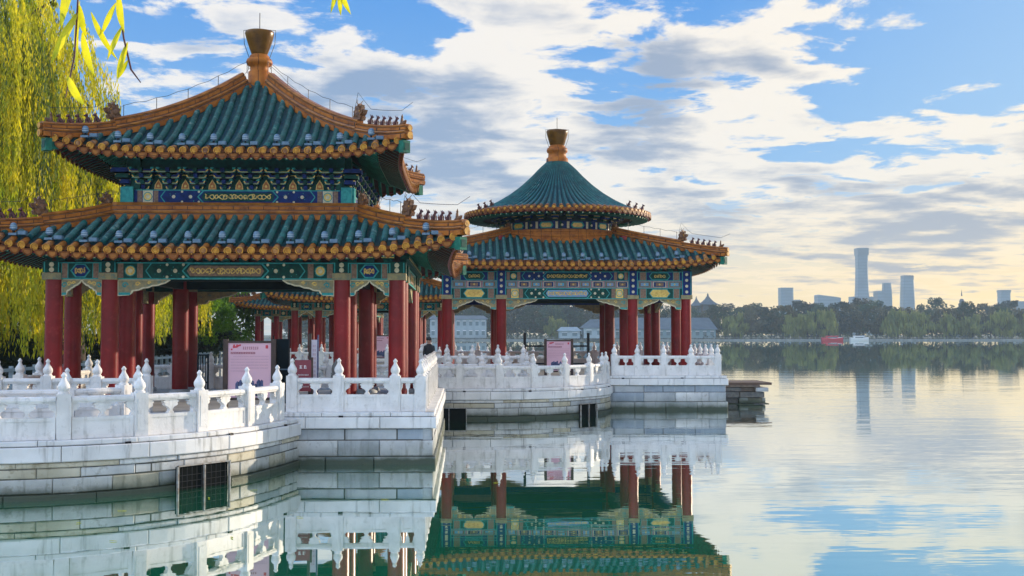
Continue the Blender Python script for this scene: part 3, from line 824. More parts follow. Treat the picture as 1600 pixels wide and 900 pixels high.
# ------------------------------------------------------------------ terraces and bridges
def path_fn(pts):
    P = [Vector((x, y, 0)) for x, y in pts]
    seg = [(P[i + 1] - P[i]).length for i in range(len(P) - 1)]; L = sum(seg)
    nrm = []
    for i in range(len(P) - 1):
        t = (P[i + 1] - P[i]).normalized(); nrm.append(Vector((t.y, -t.x, 0)))
    vn = [nrm[0]] + [(nrm[i] + nrm[i + 1]).normalized() for i in range(len(nrm) - 1)] + [nrm[-1]]
    def f(l):
        i = 0
        while i < len(seg) - 1 and l > seg[i]: l -= seg[i]; i += 1
        u = l / seg[i]
        return P[i].lerp(P[i + 1], u), vn[i].lerp(vn[i + 1], u).normalized()
    return f, L
def stone_block(mb, f, l0, l1, z0, z1, off, mt, curved, depth=.22, ch=.018, top=False, bottom=False):
    n = max(1, int((l1 - l0) / .35)) if curved else 1
    ls = [l0, l0 + ch] + [l0 + (l1 - l0) * i / n for i in range(1, n)] + [l1 - ch, l1]
    zs = [z0, z0 + ch, z1 - ch, z1]
    rows = []
    j1, j2 = random.uniform(-.008, .010), random.uniform(-.008, .010)
    for j, z in enumerate(zs):
        r = []
        for i, l in enumerate(ls):
            p, nv = f(l); o = off + (j1 if i < len(ls) / 2 else j2)
            if j in (0, 3) or i in (0, len(ls) - 1): o -= ch
            r.append(p + nv * o + Vector((0, 0, z)))
        rows.append(r)
    if top or bottom:
        bk = []
        for l in ls:
            p, nv = f(l); bk.append((p + nv * (off - depth)))
        if top: rows.append([b + Vector((0, 0, z1)) for b in bk])
        if bottom: rows.insert(0, [b + Vector((0, 0, z0)) for b in bk])
    mb.grid(rows, mt, False)
    if not curved:
        for l in (l0, l1):
            p, nv = f(l); a, b = p + nv * (off - ch), p + nv * (off - depth)
            mb.face([a + Vector((0, 0, z0)), a + Vector((0, 0, z1)), b + Vector((0, 0, z1)), b + Vector((0, 0, z0))], mt)
def masonry(root, pts, zdeck, courses, curved, loc, mats_, drains=True):
    """courses: (z0,z1,offset,min,max). parts: coping, block_wall"""
    f, L = path_fn(pts)
    cop = MB(); wall = MB()
    zc0, zc1 = courses[0][0], courses[0][1]
    def run(mb, z0, z1, off, a, b, top, bottom, pick):
        ext = off if (not curved and drains is not None and abs(pts[0][1] - pts[1][1]) < 1e-6) else 0
        l = -ext; Le = L + ext
        while l < Le - .01:
            l1 = min(Le, l + random.uniform(a, b))
            if Le - l1 < a * .5: l1 = Le
            stone_block(mb, f, l + .004, l1 - .004, z0 + .004, z1 - .003, off, pick(), curved, top=top, bottom=bottom)
            l = l1
    run(cop, zdeck - .10, zdeck, .04, 1.2, 1.7, True, False, lambda: 'coping_marble')
    run(cop, zc0, zdeck - .104, .09, 1.1, 1.8, True, True, lambda: 'coping_marble')
    # little drain spouts on the coping
    l = 1.1
    while drains and l < L - .3:
        p, nv = f(l); t = Vector((-nv.y, nv.x, 0)); zz = zdeck - .07
        c = p + nv * .04
        cop.box(-.05, .05, 0, .035, 0, .05, 'black_paint', lambda x, y, z, c=c, t=t, nv=nv, zz=zz: c + t * x + nv * y + Vector((0, 0, zz - .05 + z)))
        l += 2.25
    for (z0, z1, off, a, b) in courses[1:]:
        run(wall, z0, z1, off, a, b, off > .05, off > .05, lambda: random.choice(mats_))
    n = max(1, int(L / .35)) if curved else 1
    zb = [[], []]
    for i in range(n + 1):
        p, nv = f(L * i / n)
        for q, z in ((0, zc1 - .05), (1, -1.2)): zb[q].append(p - nv * .013 + Vector((0, 0, z)))
    wall.grid(zb, 'mortar', False)
    o = [cop.build('coping', root), wall.build('block_wall', root)]
    for x in o: x.location = (-loc[0], -loc[1], -loc[2])
def arc(c, r, a0, a1, n=20): return [(c[0] + r * cos(R(a0 + (a1 - a0) * i / n)), c[1] + r * sin(R(a0 + (a1 - a0) * i / n))) for i in range(n + 1)]
CA = lambda d: [(d - .36, d, .09, 1, 2), (d - .62, d - .365, .0, .6, 1.3), (d - .98, d - .625, .015, .7, 1.3), (-.5, d - .985, .07, .9, 1.6)]
CN = lambda d: [(d - .38, d, .09, 1, 2), (d - .48, d - .385, .03, .9, 1.8), (d - .66, d - .485, .0, .7, 1.4), (d - .93, d - .665, .02, .7, 1.3), (-.5, d - .935, .07, .9, 1.7)]
def terrace(label, x0, x1, y0, y1, deck, mats_):
    loc = ((x0 + x1) / 2, (y0 + y1) / 2, 0)
    root = thing('stone_terrace', label, 'terrace', loc)
    for pts in (((x0, y0), (x1, y0)), ((x1, y0), (x1, y1)), ((x1, y1), (x0, y1)), ((x0, y1), (x0, y0))):
        masonry(root, pts, deck, CA(deck), False, loc, mats_, pts[0][1] == y0 == pts[1][1])
    d = MB(); d.box(x0 + .15, x1 - .15, y0 + .15, y1 - .15, deck - .3, deck - .004, 'deck_stone'); o = d.build('paved_deck', root); o.location = (-loc[0], -loc[1], 0)
    return root
def bridge(label, outer, inner, deck, loc, mats_):
    """outer/inner: polylines with the water on their right hand side"""
    root = thing('curved_stone_bridge', label, 'bridge', loc)
    for p in (outer, inner): masonry(root, p, deck, CN(deck), True, loc, mats_)
    d = MB(); f, L = path_fn(outer); g, L2 = path_fn(inner[::-1]); n = 30
    rows = [[], []]
    for i in range(n + 1):
        p, nv = f(L * i / n); q, _ = g(L2 * i / n)
        p2 = p.lerp(q, .05); q2 = q.lerp(p, .05)
        rows[0].append(p2 + Vector((0, 0, deck - .006))); rows[1].append(q2 + Vector((0, 0, deck - .006)))
    d.grid(rows, 'deck_stone', False)
    o = d.build('paved_deck', root); o.location = (-loc[0], -loc[1], -loc[2])
    return root
MW = ['block_white', 'block_white', 'block_grey', 'block_blue', 'block_white', 'block_grey']
MC = ['block_cream', 'block_white', 'block_cream', 'block_white', 'block_white', 'block_white', 'block_grey']
MBL = ['block_blue', 'block_blue', 'block_grey', 'block_blue', 'block_grey', 'block_white']
DN = 1.03
terrace('white and grey block terrace carrying the big double-roofed pavilion', -10.6, -.72, 25.8, 37.3, DA, MW)
terrace('blue grey block terrace under the round-topped pavilion beside the open lake', -1.9, 9.87, 43.42, 56.0, DB, MBL)
terrace('distant stone terrace under the half hidden third pavilion', -10.3, -.45, 62.1, 73.6, DA, MW)
terrace('farthest stone terrace under the single-roofed pavilion', -15.4, -5.2, 81, 91, 1.1, MW)
mir = lambda pts: [(x, 99.4 - y) for x, y in pts][::-1]
outer1 = [(-16, 20.22), (-13, 20.22), (-11, 20.22)] + arc((-8.9, 25.1), 4.88, -90, -15, 22) + [(-3.95, 24.6), (-3.82, 25.2), (-3.7, 25.79)]
inner1 = [(-7.25, 25.79), (-7.22, 25.2)] + arc((-8.9, 25.1), 1.7, -2, -90, 10) + [(-11, 23.4), (-16, 23.4)]
bridge('weathered curved stone bridge in front, with a barred drain opening in its wall', outer1, inner1, DN, (-7, 22, 0), MC)
outer2 = arc((-.65, 37.31), 1.74, 180, 90, 8) + [(.0, 39.05)] + arc((.55, 44), 4.95, -90, -7, 22)
inner2 = [(2.3, 43.41)] + arc((.55, 44), 1.75, -10, -90, 10) + arc((-.65, 37.31), 4.94, 90, 180, 14)
bridge('curved stone bridge joining the double-roofed pavilion to the round-topped one', outer2, inner2, DN, (1.5, 41, 0), MC)
bridge('curved stone bridge leaving the far side of the round-topped pavilion', mir(outer2), mir(inner2), DN, (1.5, 58.4, 0), MC)
bridge('far curved stone bridge running towards the single-roofed pavilion', mir(outer1), mir(inner1), DN, (-7, 77.4, 0), MC)

# ------------------------------------------------------------------ balustrades
pm = MB()
pm.box(-.12, .12, -.12, .12, 0, .80, 'marble')
for sx, sy in ((1, 0), (-1, 0), (0, 1), (0, -1)):
    if sx: pm.box(sx * .121 if sx > 0 else -.128, .128 if sx > 0 else -.121, -.075, .075, .10, .70, 'marble')
    else: pm.box(-.075, .075, .121 if sy > 0 else -.128, .128 if sy > 0 else -.121, .10, .70, 'marble')
POST = pm.mesh('post')
fm = MB(); fm.lathe([(.10, .80), (.10, .82), (.082, .835), (.078, .85), (.092, .87), (.104, .90), (.106, .935), (.096, .97), (.072, 1.01), (.047, 1.05), (.036, 1.085), (.036, 1.10), (.048, 1.115), (.050, 1.135), (.034, 1.155), (.014, 1.185)], 'marble', 14)
FIN = fm.mesh('finial')
def panel_mesh(L):
    mb = MB(); h = L / 2
    mb.box(-h, h, -.075, .075, .0, .385, 'marble')
    fr = .07
    for sg in (-1, 1):   # raised frame round the sunk field
        y0, y1 = (.0751, .09) if sg > 0 else (-.09, -.0751)
        mb.box(-h, h, y0, y1, .002, .07, 'marble'); mb.box(-h, h, y0, y1, .325, .383, 'marble')
        mb.box(-h, -h + fr, y0, y1, .07, .325, 'marble'); mb.box(h - fr, h, y0, y1, .07, .325, 'marble')
    mb.box(-h, h, -.07, .07, .635, .66, 'marble')
    a = [(-.085, .66), (-.095, .69), (-.085, .735), (-.05, .755), (.05, .755), (.085, .735), (.095, .69), (.085, .66)]
    mb.sweep([(-h, 0, 0), (h, 0, 0)], [(0, 0, 1)] * 2, [(0, 1, 0)] * 2, a, 'marble', None, False)
    sh = [(.06, .384), (.055, .41), (.032, .43), (.026, .46), (.05, .485), (.06, .50), (.10, .515), (.145, .545), (.125, .57), (.165, .60), (.14, .625), (.09, .636)]
    k = min(1, L / 1.0)
    full = [(x * k, z) for x, z in sh] + [(-x * k, z) for x, z in sh[::-1]]
    mb.prism(full, -.05, .05, 'marble')
    for sg in (-1, 1):
        hp = [(h, .384)] + [(h - x * k * .9, z) for x, z in sh] + [(h, .636)]
        if sg < 0: hp = [(-x, z) for x, z in hp][::-1]
        mb.prism(hp, -.05, .05, 'marble')
    return mb.mesh('panel')
def balustrade(label, pts, z, skip=(), sill=True):
    cx, cy = pts[len(pts) // 2]
    root = thing('marble_balustrade', label, 'balustrade', (cx, cy, z))
    for i, (x, y) in enumerate(pts):
        a = pts[max(0, i - 1)]; b = pts[min(len(pts) - 1, i + 1)]
        ang = math.atan2(b[1] - a[1], b[0] - a[0])
        o = inst('post', POST, root, (x - cx, y - cy, 0), ang)
        inst('finial', FIN, o)
        o.scale = (1, 1, random.uniform(.985, 1.01))
    for i, ((x0, y0), (x1, y1)) in enumerate(zip(pts, pts[1:])):
        if i in skip: continue
        L = math.hypot(x1 - x0, y1 - y0) - .246
        if L < .12: continue
        inst('panel', panel_mesh(L), root, ((x0 + x1) / 2 - cx, (y0 + y1) / 2 - cy, 0), math.atan2(y1 - y0, x1 - x0))
def line_pts(x0, y0, x1, y1, n): return [(x0 + (x1 - x0) * i / n, y0 + (y1 - y0) * i / n) for i in range(n + 1)]
def arcp(c, r, angs): return [(c[0] + r * cos(R(a)), c[1] + r * sin(R(a))) for a in angs]
c1 = (-8.9, 25.1); c2 = (.55, 44)
b1o = [(-13.6, 20.4), (-12.3, 20.4), (-11, 20.4), (-9.65, 20.4)] + arcp(c1, 4.7, (-82, -67.5, -51.3, -35.8, -18)) + [(-4.05, 25.1)]
b1i = [(-13.2, 23.15), (-11.9, 23.15), (-10.6, 23.15), (-9.3, 23.15), (-7.94, 23.4), (-7.1, 24.34), (-7.1, 25.4)]
balustrade('white marble balustrade curving along the water edge of the weathered front bridge', b1o, DN)
balustrade('white marble balustrade on the land side of the weathered front bridge', b1i, DN)
balustrade('short marble balustrade on the grey block terrace edge facing the front water', [(-3.87, 26.05), (-2.83, 26.05), (-1.57, 26.05), (-1.0, 26.05)], DA)
balustrade('shaded marble balustrade between the land and the front bridge at the terrace edge', line_pts(-10.35, 26.05, -7.1, 26.05, 3), DA)
balustrade('sunlit marble balustrade seen end on along the bright side of the terrace', line_pts(-1.0, 27.1, -1.0, 37.05, 9), DA)
balustrade('marble balustrade along the rear of the big pavilion terrace near the shore', line_pts(-5.8, 37.05, -10.35, 37.05, 4), DA)
balustrade('marble balustrade on the shore side of the big pavilion terrace under the willow', line_pts(-10.35, 27.3, -10.35, 35.9, 7), DA)
b2o = [(-2.2, 37.9), (-1.35, 38.9), (-.22, 39.3)] + arcp(c2, 4.7, (-82.6, -67.6, -51.4, -33.9, -15)) + [(5.3, 43.35)]
b2i = arcp((-.65, 37.3), 4.75, (170, 150, 130, 110)) + [(-.6, 42.05), (.6, 42.05)] + arcp(c2, 1.95, (-60, -25))
balustrade('marble balustrade curving round the water side of the bridge to the round-topped pavilion', b2o, DN)
balustrade('inner marble balustrade of the bridge to the round-topped pavilion', b2i, DN)
balustrade('marble balustrade along the blue grey terrace front below the round-topped pavilion', [(5.66, 43.67), (6.54, 43.67), (7.55, 43.67), (8.6, 43.67), (9.62, 43.67)], DB)
balustrade('marble balustrade on the terrace front between the two pavilions', line_pts(-1.65, 43.67, 2.2, 43.67, 4), DB)
balustrade('marble balustrade on the lake side of the round-topped pavilion terrace', line_pts(9.62, 44.8, 9.62, 55.75, 10), DB)
balustrade('sunlit rear marble balustrade seen through the columns of the round-topped pavilion', line_pts(8.5, 55.75, -1.65, 55.75, 9), DB)
balustrade('marble balustrade on the sheltered side of the round-topped pavilion terrace', line_pts(-1.65, 54.6, -1.65, 44.8, 8), DB)
balustrade('far marble balustrade on the third terrace front', line_pts(-10.05, 62.35, -.7, 62.35, 8), DA, skip=(3, 4))
balustrade('far marble balustrade along the third terrace side', line_pts(-.7, 63.5, -.7, 73.3, 8), DA)
balustrade('farthest marble balustrade in front of the single-roofed pavilion', line_pts(-15.1, 81.3, -5.5, 81.3, 8), 1.1)
b3 = [(x, 99.4 - y) for x, y in b2o]
balustrade('marble balustrade of the bridge behind the round-topped pavilion', b3, DN)

# ------------------------------------------------------------------ drain gratings
def grating(label, f, l, w, z0, z1, bars):
    p, nv = f(l); t = Vector((-nv.y, nv.x, 0)); ang = math.atan2(t.y, t.x)
    root = thing('drain_grating', label, 'drain grating', (p.x + nv.x * .1, p.y + nv.y * .1, z0), ang, 'barred drain openings in the stone walls')
    # local: x along wall, -y outward (nv = t rotated)
    m = MB(); h = w / 2; H = z1 - z0
    for a in ((-h, -h + .022, 0, H), (h - .022, h, 0, H), (-h, h, H - .022, H), (-.012, .012, 0, H - .03)):
        m.box(a[0], a[1], -.06, -.01, a[2], a[3] - (.001 if a[0] != -h else 0), 'grate_white')
    m.build('frame', root)
    g = MB(); g.box(-h + .03, h - .03, .0, .06, 0, H - .03, 'grate_dark'); g.build('drain_hole', root)
    b = MB(); n = int(w / bars)
    for i in range(1, n): b.box(-h + w * i / n - .0025, -h + w * i / n + .0025, -.035, -.025, 0, H - .05, 'grate_grey')
    for i in range(1, int(H / bars)): b.box(-h + .05, h - .05, -.036, -.026, i * bars - .0025, i * bars + .0025, 'grate_grey')
    b.build('grille', root)
f1_, L1_ = path_fn(outer1); f2_, L2_ = path_fn(outer2)
def find_l(f, L, x, y): return min((((f(L * i / 400)[0] - Vector((x, y, 0))).length), L * i / 400) for i in range(401))[1]
grating('wide barred drain opening with a pale frame in the weathered front bridge', f1_, find_l(f1_, L1_, -5.06, 22.15), 1.25, -.5, .46, .11)
grating('dark square drain opening with a thin frame on the bridge by the round-topped pavilion', f2_, find_l(f2_, L2_, 4.25, 40.75), 1.0, -.5, .44, .5)
grating('drain opening half hidden by the sunlit terrace corner', f2_, find_l(f2_, L2_, -.55, 39.05), 1.2, -.5, .40, .5)

# ------------------------------------------------------------------ floodlights on the eaves
fl = MB(); fl.box(-.09, .09, -.08, .08, 0, .05, 'steel_blue'); fl.box(-.02, .02, -.02, .02, .05, .13, 'black_paint'); FB = fl.mesh('bracket')
fl = MB(); fl.lathe([(.05, .11), (.075, .14), (.075, .22), (.065, .26), (.03, .285), (.005, .29)], 'steel_blue', 12)
fl.lathe([(.082, .155), (.082, .175)], 'lamp_white', 12); fl.lathe([(.08, .20), (.08, .215)], 'lamp_white', 12); FL_ = fl.mesh('lamp_head')
fl = MB(); fl.box(.12, .30, -.07, .05, 0.01, .10, 'steel_blue'); fl.box(.13, .29, -.08, -.071, .02, .09, 'steel_blue'); FX = fl.mesh('ballast_box')
def flood(rf, pav, k, s_, label, group):
    T = sideT(k); o = rf.oe(s_) - .26; p = Vector(T(s_, o, rf.z(s_, o) + .085)) + pav.location
    r = thing('eave_floodlight', label, 'floodlight', p, R(90 * k), group)
    inst('bracket', FB, r); inst('lamp_head', FL_, r); inst('ballast_box', FX, r)
for i in range(13): flood(rfA, pavA, 0, 4.74 - .775 * i, 'blue floodlight on the lower eave of the double-roofed pavilion, %s from its sunlit corner' % ORD[i], 'floodlights along the lower eave')
for i in range(10): flood(ruA, pavA, 0, 3.37 - .754 * i, 'blue floodlight on the upper eave of the double-roofed pavilion, %s from its sunlit corner' % ORD[i], 'floodlights along the upper eave')
for i in range(12): flood(rfB, pavB, 0, 4.19 - .729 * i, 'small blue floodlight on the square eave of the round-topped pavilion, %s from its lake corner' % ORD[i], 'floodlights along the square eave')

# ------------------------------------------------------------------ boards and signs
def glyphs(mb, x0, x1, z, h, n, mt, y):
    w = (x1 - x0) / n
    for i in range(n):
        cx = x0 + w * i
        for q in range(3):
            zz = z + h * (q + .1 + .2 * random.random()) / 3; mb.box(cx + w * .1, cx + w * random.uniform(.6, .9), y - .0015, y, zz, zz + h * .13, mt)
        xx = cx + w * random.uniform(.25, .65); mb.box(xx, xx + w * .14, y - .0025, y - .0016, z + h * .05, z + h * .95, mt)
def info_board(label, X, Y, z, w, h, legs, post=.07, rz=0):
    r = thing('information_board', label, 'sign', (X, Y, z), rz)
    m = MB()
    for sg in (-1, 1): m.box(sg * (w / 2 + post / 2) - post / 2, sg * (w / 2 + post / 2) + post / 2, -.04, .05, 0, legs + h + .09, 'dark_wood')
    m.box(-w / 2, w / 2, -.03, .04, legs + h, legs + h + .05, 'dark_wood'); m.box(-w / 2, w / 2, -.03, .04, legs - .06, legs, 'dark_wood')
    m.build('frame', r)
    p = MB(); p.box(-w / 2, w / 2, -.015, .02, legs, legs + h, 'poster_pink'); pp = p.build('poster', r)
    y = -.0155
    L = MB(); zt = legs + h; k = w / 1.0
    glyphs(L, -.16 * k, .21 * k, zt - .155 * k, .075 * k, 8, 'ink_maroon', y)
    L.box(-.44 * k, .13 * k, y - .002, y, zt - .26 * k, zt - .21 * k, 'ink_maroon'); glyphs(L, -.43 * k, .12 * k, zt - .255 * k, .04 * k, 14, 'poster_pink', y - .002)
    zz = zt - .33 * k
    for i in range(6):
        glyphs(L, (-.44 if i else -.38) * k, (.44 if i < 5 else -.1) * k, zz - .068 * k * i, .032 * k, 30 if i < 5 else 12, 'ink_pale', y)
    L.build('lettering', pp)
    D = MB()
    rnd = random.Random(3)
    for i in range(14):
        a = rnd.random(); cx, cz = -.42 * k + .20 * k * a, zt - .05 * k - .12 * k * (1 - a) * rnd.random(); rr = .022 * k
        D.face([(cx + rr * cos(2 * pi * q / 7), y - .002 - .0003 * i, cz + rr * sin(2 * pi * q / 7)) for q in range(7)][::-1], 'ink_red')
    D.box(.37 * k, .43 * k, y - .003, y, zt - .13 * k, zt - .05 * k, 'ink_red'); D.build('blossom_print', pp)
    V = MB(); zb = legs + .03; ph = .30 * h
    V.box(-.30 * k, .30 * k, y - .001, y, zb, zb + ph * .62, 'ink_navy')
    for i in range(9):
        cx = (-.28 + .07 * i) * k; hh = ph * rnd.uniform(.5, 1.0)
        V.face([(cx - .05 * k, y - .0025, zb), (cx + .05 * k, y - .0025, zb), (cx + .04 * k, y - .0025, zb + hh), (cx, y - .0025, zb + hh * 1.08), (cx - .045 * k, y - .0025, zb + hh * .9)], 'ink_navy')
    V.box(-.2 * k, .12 * k, y - .005, y - .003, zb + .03, zb + .05, 'ink_white'); V.build('picture', pp)
    return r
info_board('large pink information board in a dark wooden frame behind the curved front bridge', -4.95, 26.75, DA, .98, 1.25, .28, .11)
info_board('smaller pink information board framed in black in front of the round-topped pavilion', 3.58, 44.1, DB, .92, 1.12, .18, .10)
info_board('pink notice board standing far behind between the red columns', -4.65, 63.2, DA, 1.0, 1.15, .45, .06)
# black board
r = thing('black_notice_panel', 'tall black panel split by a thin bar, standing just behind the pink board', 'panel', (-4.28, 27.1, DA))
m = MB(); m.box(-.17, .16, -.02, .02, .12, .90, 'board_dark'); m.box(-.17, .16, -.02, .02, .93, 1.62, 'board_dark'); m.build('panel', r)
m = MB(); m.box(-.20, -.171, -.03, .03, 0, 1.70, 'black_paint'); m.box(.161, .19, -.03, .03, 0, 1.85, 'black_paint'); m.box(-.17, .16, -.015, .015, .901, .929, 'steel_blue'); m.build('frame', r)
# maroon sign
r = thing('maroon_sign', 'small maroon sign with white writing beside the black panel', 'sign', (-3.72, 26.75, DA))
m = MB(); m.box(-.20, .18, -.02, .02, .42, 1.14, 'sign_red'); s1 = m.build('panel', r)
m = MB(); glyphs(m, -.10, .10, .94, .08, 2, 'ink_white', -.021)
for i in range(4): glyphs(m, -.13, .13 - (.1 if i == 1 else 0), .78 - .09 * i, .035, 8, 'ink_white', -.021)
m.build('lettering', s1)
m = MB(); m.box(.181, .22, -.03, .03, 0, 1.2, 'dark_wood'); m.box(-.24, -.201, -.03, .03, 0, 1.2, 'dark_wood'); m.build('posts', r)
# pale banner
r = thing('pale_upright_banner', 'tall narrow pale sign between dark posts beside the maroon sign', 'sign', (-3.62, 27.8, DA))
m = MB(); m.box(-.06, .08, -.015, .015, .3, 1.6, 'paper_pale'); s1 = m.build('panel', r)
m = MB()
for i in range(9): glyphs(m, -.03, .05, 1.42 - .10 * i, .06, 2, 'ink_pale', -.016)
m.build('lettering', s1)
m = MB(); m.box(-.13, -.061, -.03, .03, 0, 1.75, 'dark_wood'); m.box(.081, .115, -.03, .03, 0, 1.72, 'ink_navy'); m.build('posts', r)
# folded gate panel
r = thing('metal_gate', 'dark green metal gate leaf with bars standing between the columns and the pink board', 'gate', (-5.98, 26.6, DA))
m = MB()
for x in (-.13, .10): m.box(x, x + .035, -.02, .02, 0, 1.28, 'board_dark')
for z in (.08, .62, 1.24): m.box(-.095, .10, -.018, .018, z, z + .035, 'board_dark')
m.build('frame', r)
m = MB()
for i in range(3): m.box(-.06 + .055 * i, -.045 + .055 * i, -.01, .01, .115, 1.24, 'board_dark')
m.build('bars', r)
# rail with black uprights at the round pavilion
r = thing('crowd_rail', 'thin black rail on uprights crossing behind the smaller pink board', 'rail', (3.55, 44.6, DB))
m = MB()
for x in (-1.25, 1.22): m.box(x - .05, x + .05, -.05, .05, 0, 1.62, 'black_paint')
m.box(-1.2, 1.17, -.02, .02, 1.08, 1.14, 'black_paint'); m.box(-1.2, 1.17, -.02, .02, .4, .46, 'black_paint'); m.build('rail_frame', r)
# grey urn-like stone
m = MB(); m.lathe([(.10, 0), (.13, .05), (.13, .75), (.09, .82), (.11, .88), (.10, 1.0), (.05, 1.08), (.02, 1.15)], 'stone_grey', 14)
tag(m.build('stone_bollard', None, (-3.0, 27.05, DA)), 'dark grey round-headed stone bollard by the red columns', 'bollard')

# ------------------------------------------------------------------ person on the bridge
def person():
    V = [(0, 0, .90), (0, 0, 1.10), (0, .0, 1.32), (0, 0, 1.46), (0, .01, 1.53), (0, .0, 1.62), (0, 0, 1.70),
         (.17, 0, 1.40), (.21, .03, 1.15), (.20, -.08, .95), (-.17, 0, 1.40), (-.21, .02, 1.15), (-.20, -.1, .96),
         (.09, 0, .86), (.10, -.08, .48), (.10, .02, .09), (.10, -.10, .05), (-.09, 0, .86), (-.10, .06, .48), (-.10, .16, .09), (-.10, .05, .05)]
    Ed = [(0, 1), (1, 2), (2, 3), (3, 4), (4, 5), (5, 6), (2, 7), (7, 8), (8, 9), (2, 10), (10, 11), (11, 12), (0, 13), (13, 14), (14, 15), (15, 16), (0, 17), (17, 18), (18, 19), (19, 20)]
    rad = [.16, .15, .17, .07, .055, .095, .075, .075, .055, .038, .075, .055, .038, .10, .07, .045, .04, .10, .07, .045, .04]
    me = bpy.data.meshes.new('person'); me.from_pydata(V, Ed, [])
    o = bpy.data.objects.new('person', me); col.objects.link(o)
    sk = o.modifiers.new('Skin', 'SKIN')
    for i, v in enumerate(me.skin_vertices[0].data):
        v.radius = (rad[i], rad[i] * .8); v.use_root = (i == 0)
    o.modifiers.new('Subdivision', 'SUBSURF').levels = 1; o.modifiers['Subdivision'].render_levels = 2
    # colours by height: black coat and trousers, skin above the collar
    m = bpy.data.materials.new('person_clothes'); m.use_nodes = True; nt = m.node_tree; p = nt.nodes['Principled BSDF']
    tc = nn(nt, 'ShaderNodeTexCoord'); sx = nn(nt, 'ShaderNodeSeparateXYZ'); nt.links.new(tc.outputs['Object'], sx.inputs[0])
    nt.links.new(mixc(nt, mth(nt, 'GREATER_THAN', sx.outputs[2], 1.485), (.012, .012, .016), (.48, .27, .19)), p.inputs['Base Color']); p.inputs['Roughness'].default_value = .7
    me.materials.append(m)
    o.location = (-1.28, 41.0, DN); o.rotation_euler = (0, 0, R(35))
    tag(o, 'person in a black coat walking on the bridge between the two pavilions', 'person')
    h = MB(); h.blob((0, .025, 1.665), (.098, .105, .095), 'hair', 12, 7); h.build('hair', o)
    fcm = MB(); fcm.blob((0, -.098, 1.60), (.016, .024, .022), 'skin', 6, 4); fcm.blob((-.035, -.078, 1.63), (.013, .01, .008), 'hair', 6, 4); fcm.blob((.035, -.078, 1.63), (.013, .01, .008), 'hair', 6, 4)
    fcm.blob((0, -.085, 1.56), (.025, .008, .006), 'ink_red', 6, 4); fcm.blob((.098, .0, 1.61), (.012, .02, .03), 'skin', 6, 4); fcm.blob((-.098, .0, 1.61), (.012, .02, .03), 'skin', 6, 4)
    fcm.build('face', o)
    cl = MB(); cl.lathe([(.20, .62), (.19, .9), (.185, 1.1), (.19, 1.3), (.10, 1.46), (.075, 1.50)], 'coat_black', 14, cap=False); cl.build('coat', o)
person()

# ------------------------------------------------------------------ jetty by the lake
jr = thing('stone_jetty', 'rough landing of stacked stone slabs jutting into the lake beside the blue grey terrace', 'jetty', (11.2, 48, 0))
m = MB(); m.box(-1.31, 1.42, -.9, 1.6, .78, .88, 'bush_wood'); m.box(-1.31, .9, -1.0, 1.6, .70, .779, 'stone_brown'); m.build('top_slab', jr)
m = MB()
for z0, z1, e in ((.52, .69, 1.3), (.28, .51, 1.15), (.05, .27, 1.2), (-.4, .04, 1.22)):
    x = -1.31
    while x < e:
        w = random.uniform(.35, .8); x1 = min(e + random.uniform(-.1, .1), x + w); y = -1.0 + random.uniform(-.12, .15)
        if x1 - x < .1: break
        m.box(x, x1 - .02, y, 1.4, z0, z1 - .015, random.choice(['block_grey', 'stone_grey', 'stone_grey', 'stone_brown']))
        x = x1
m.build('rubble_courses', jr)

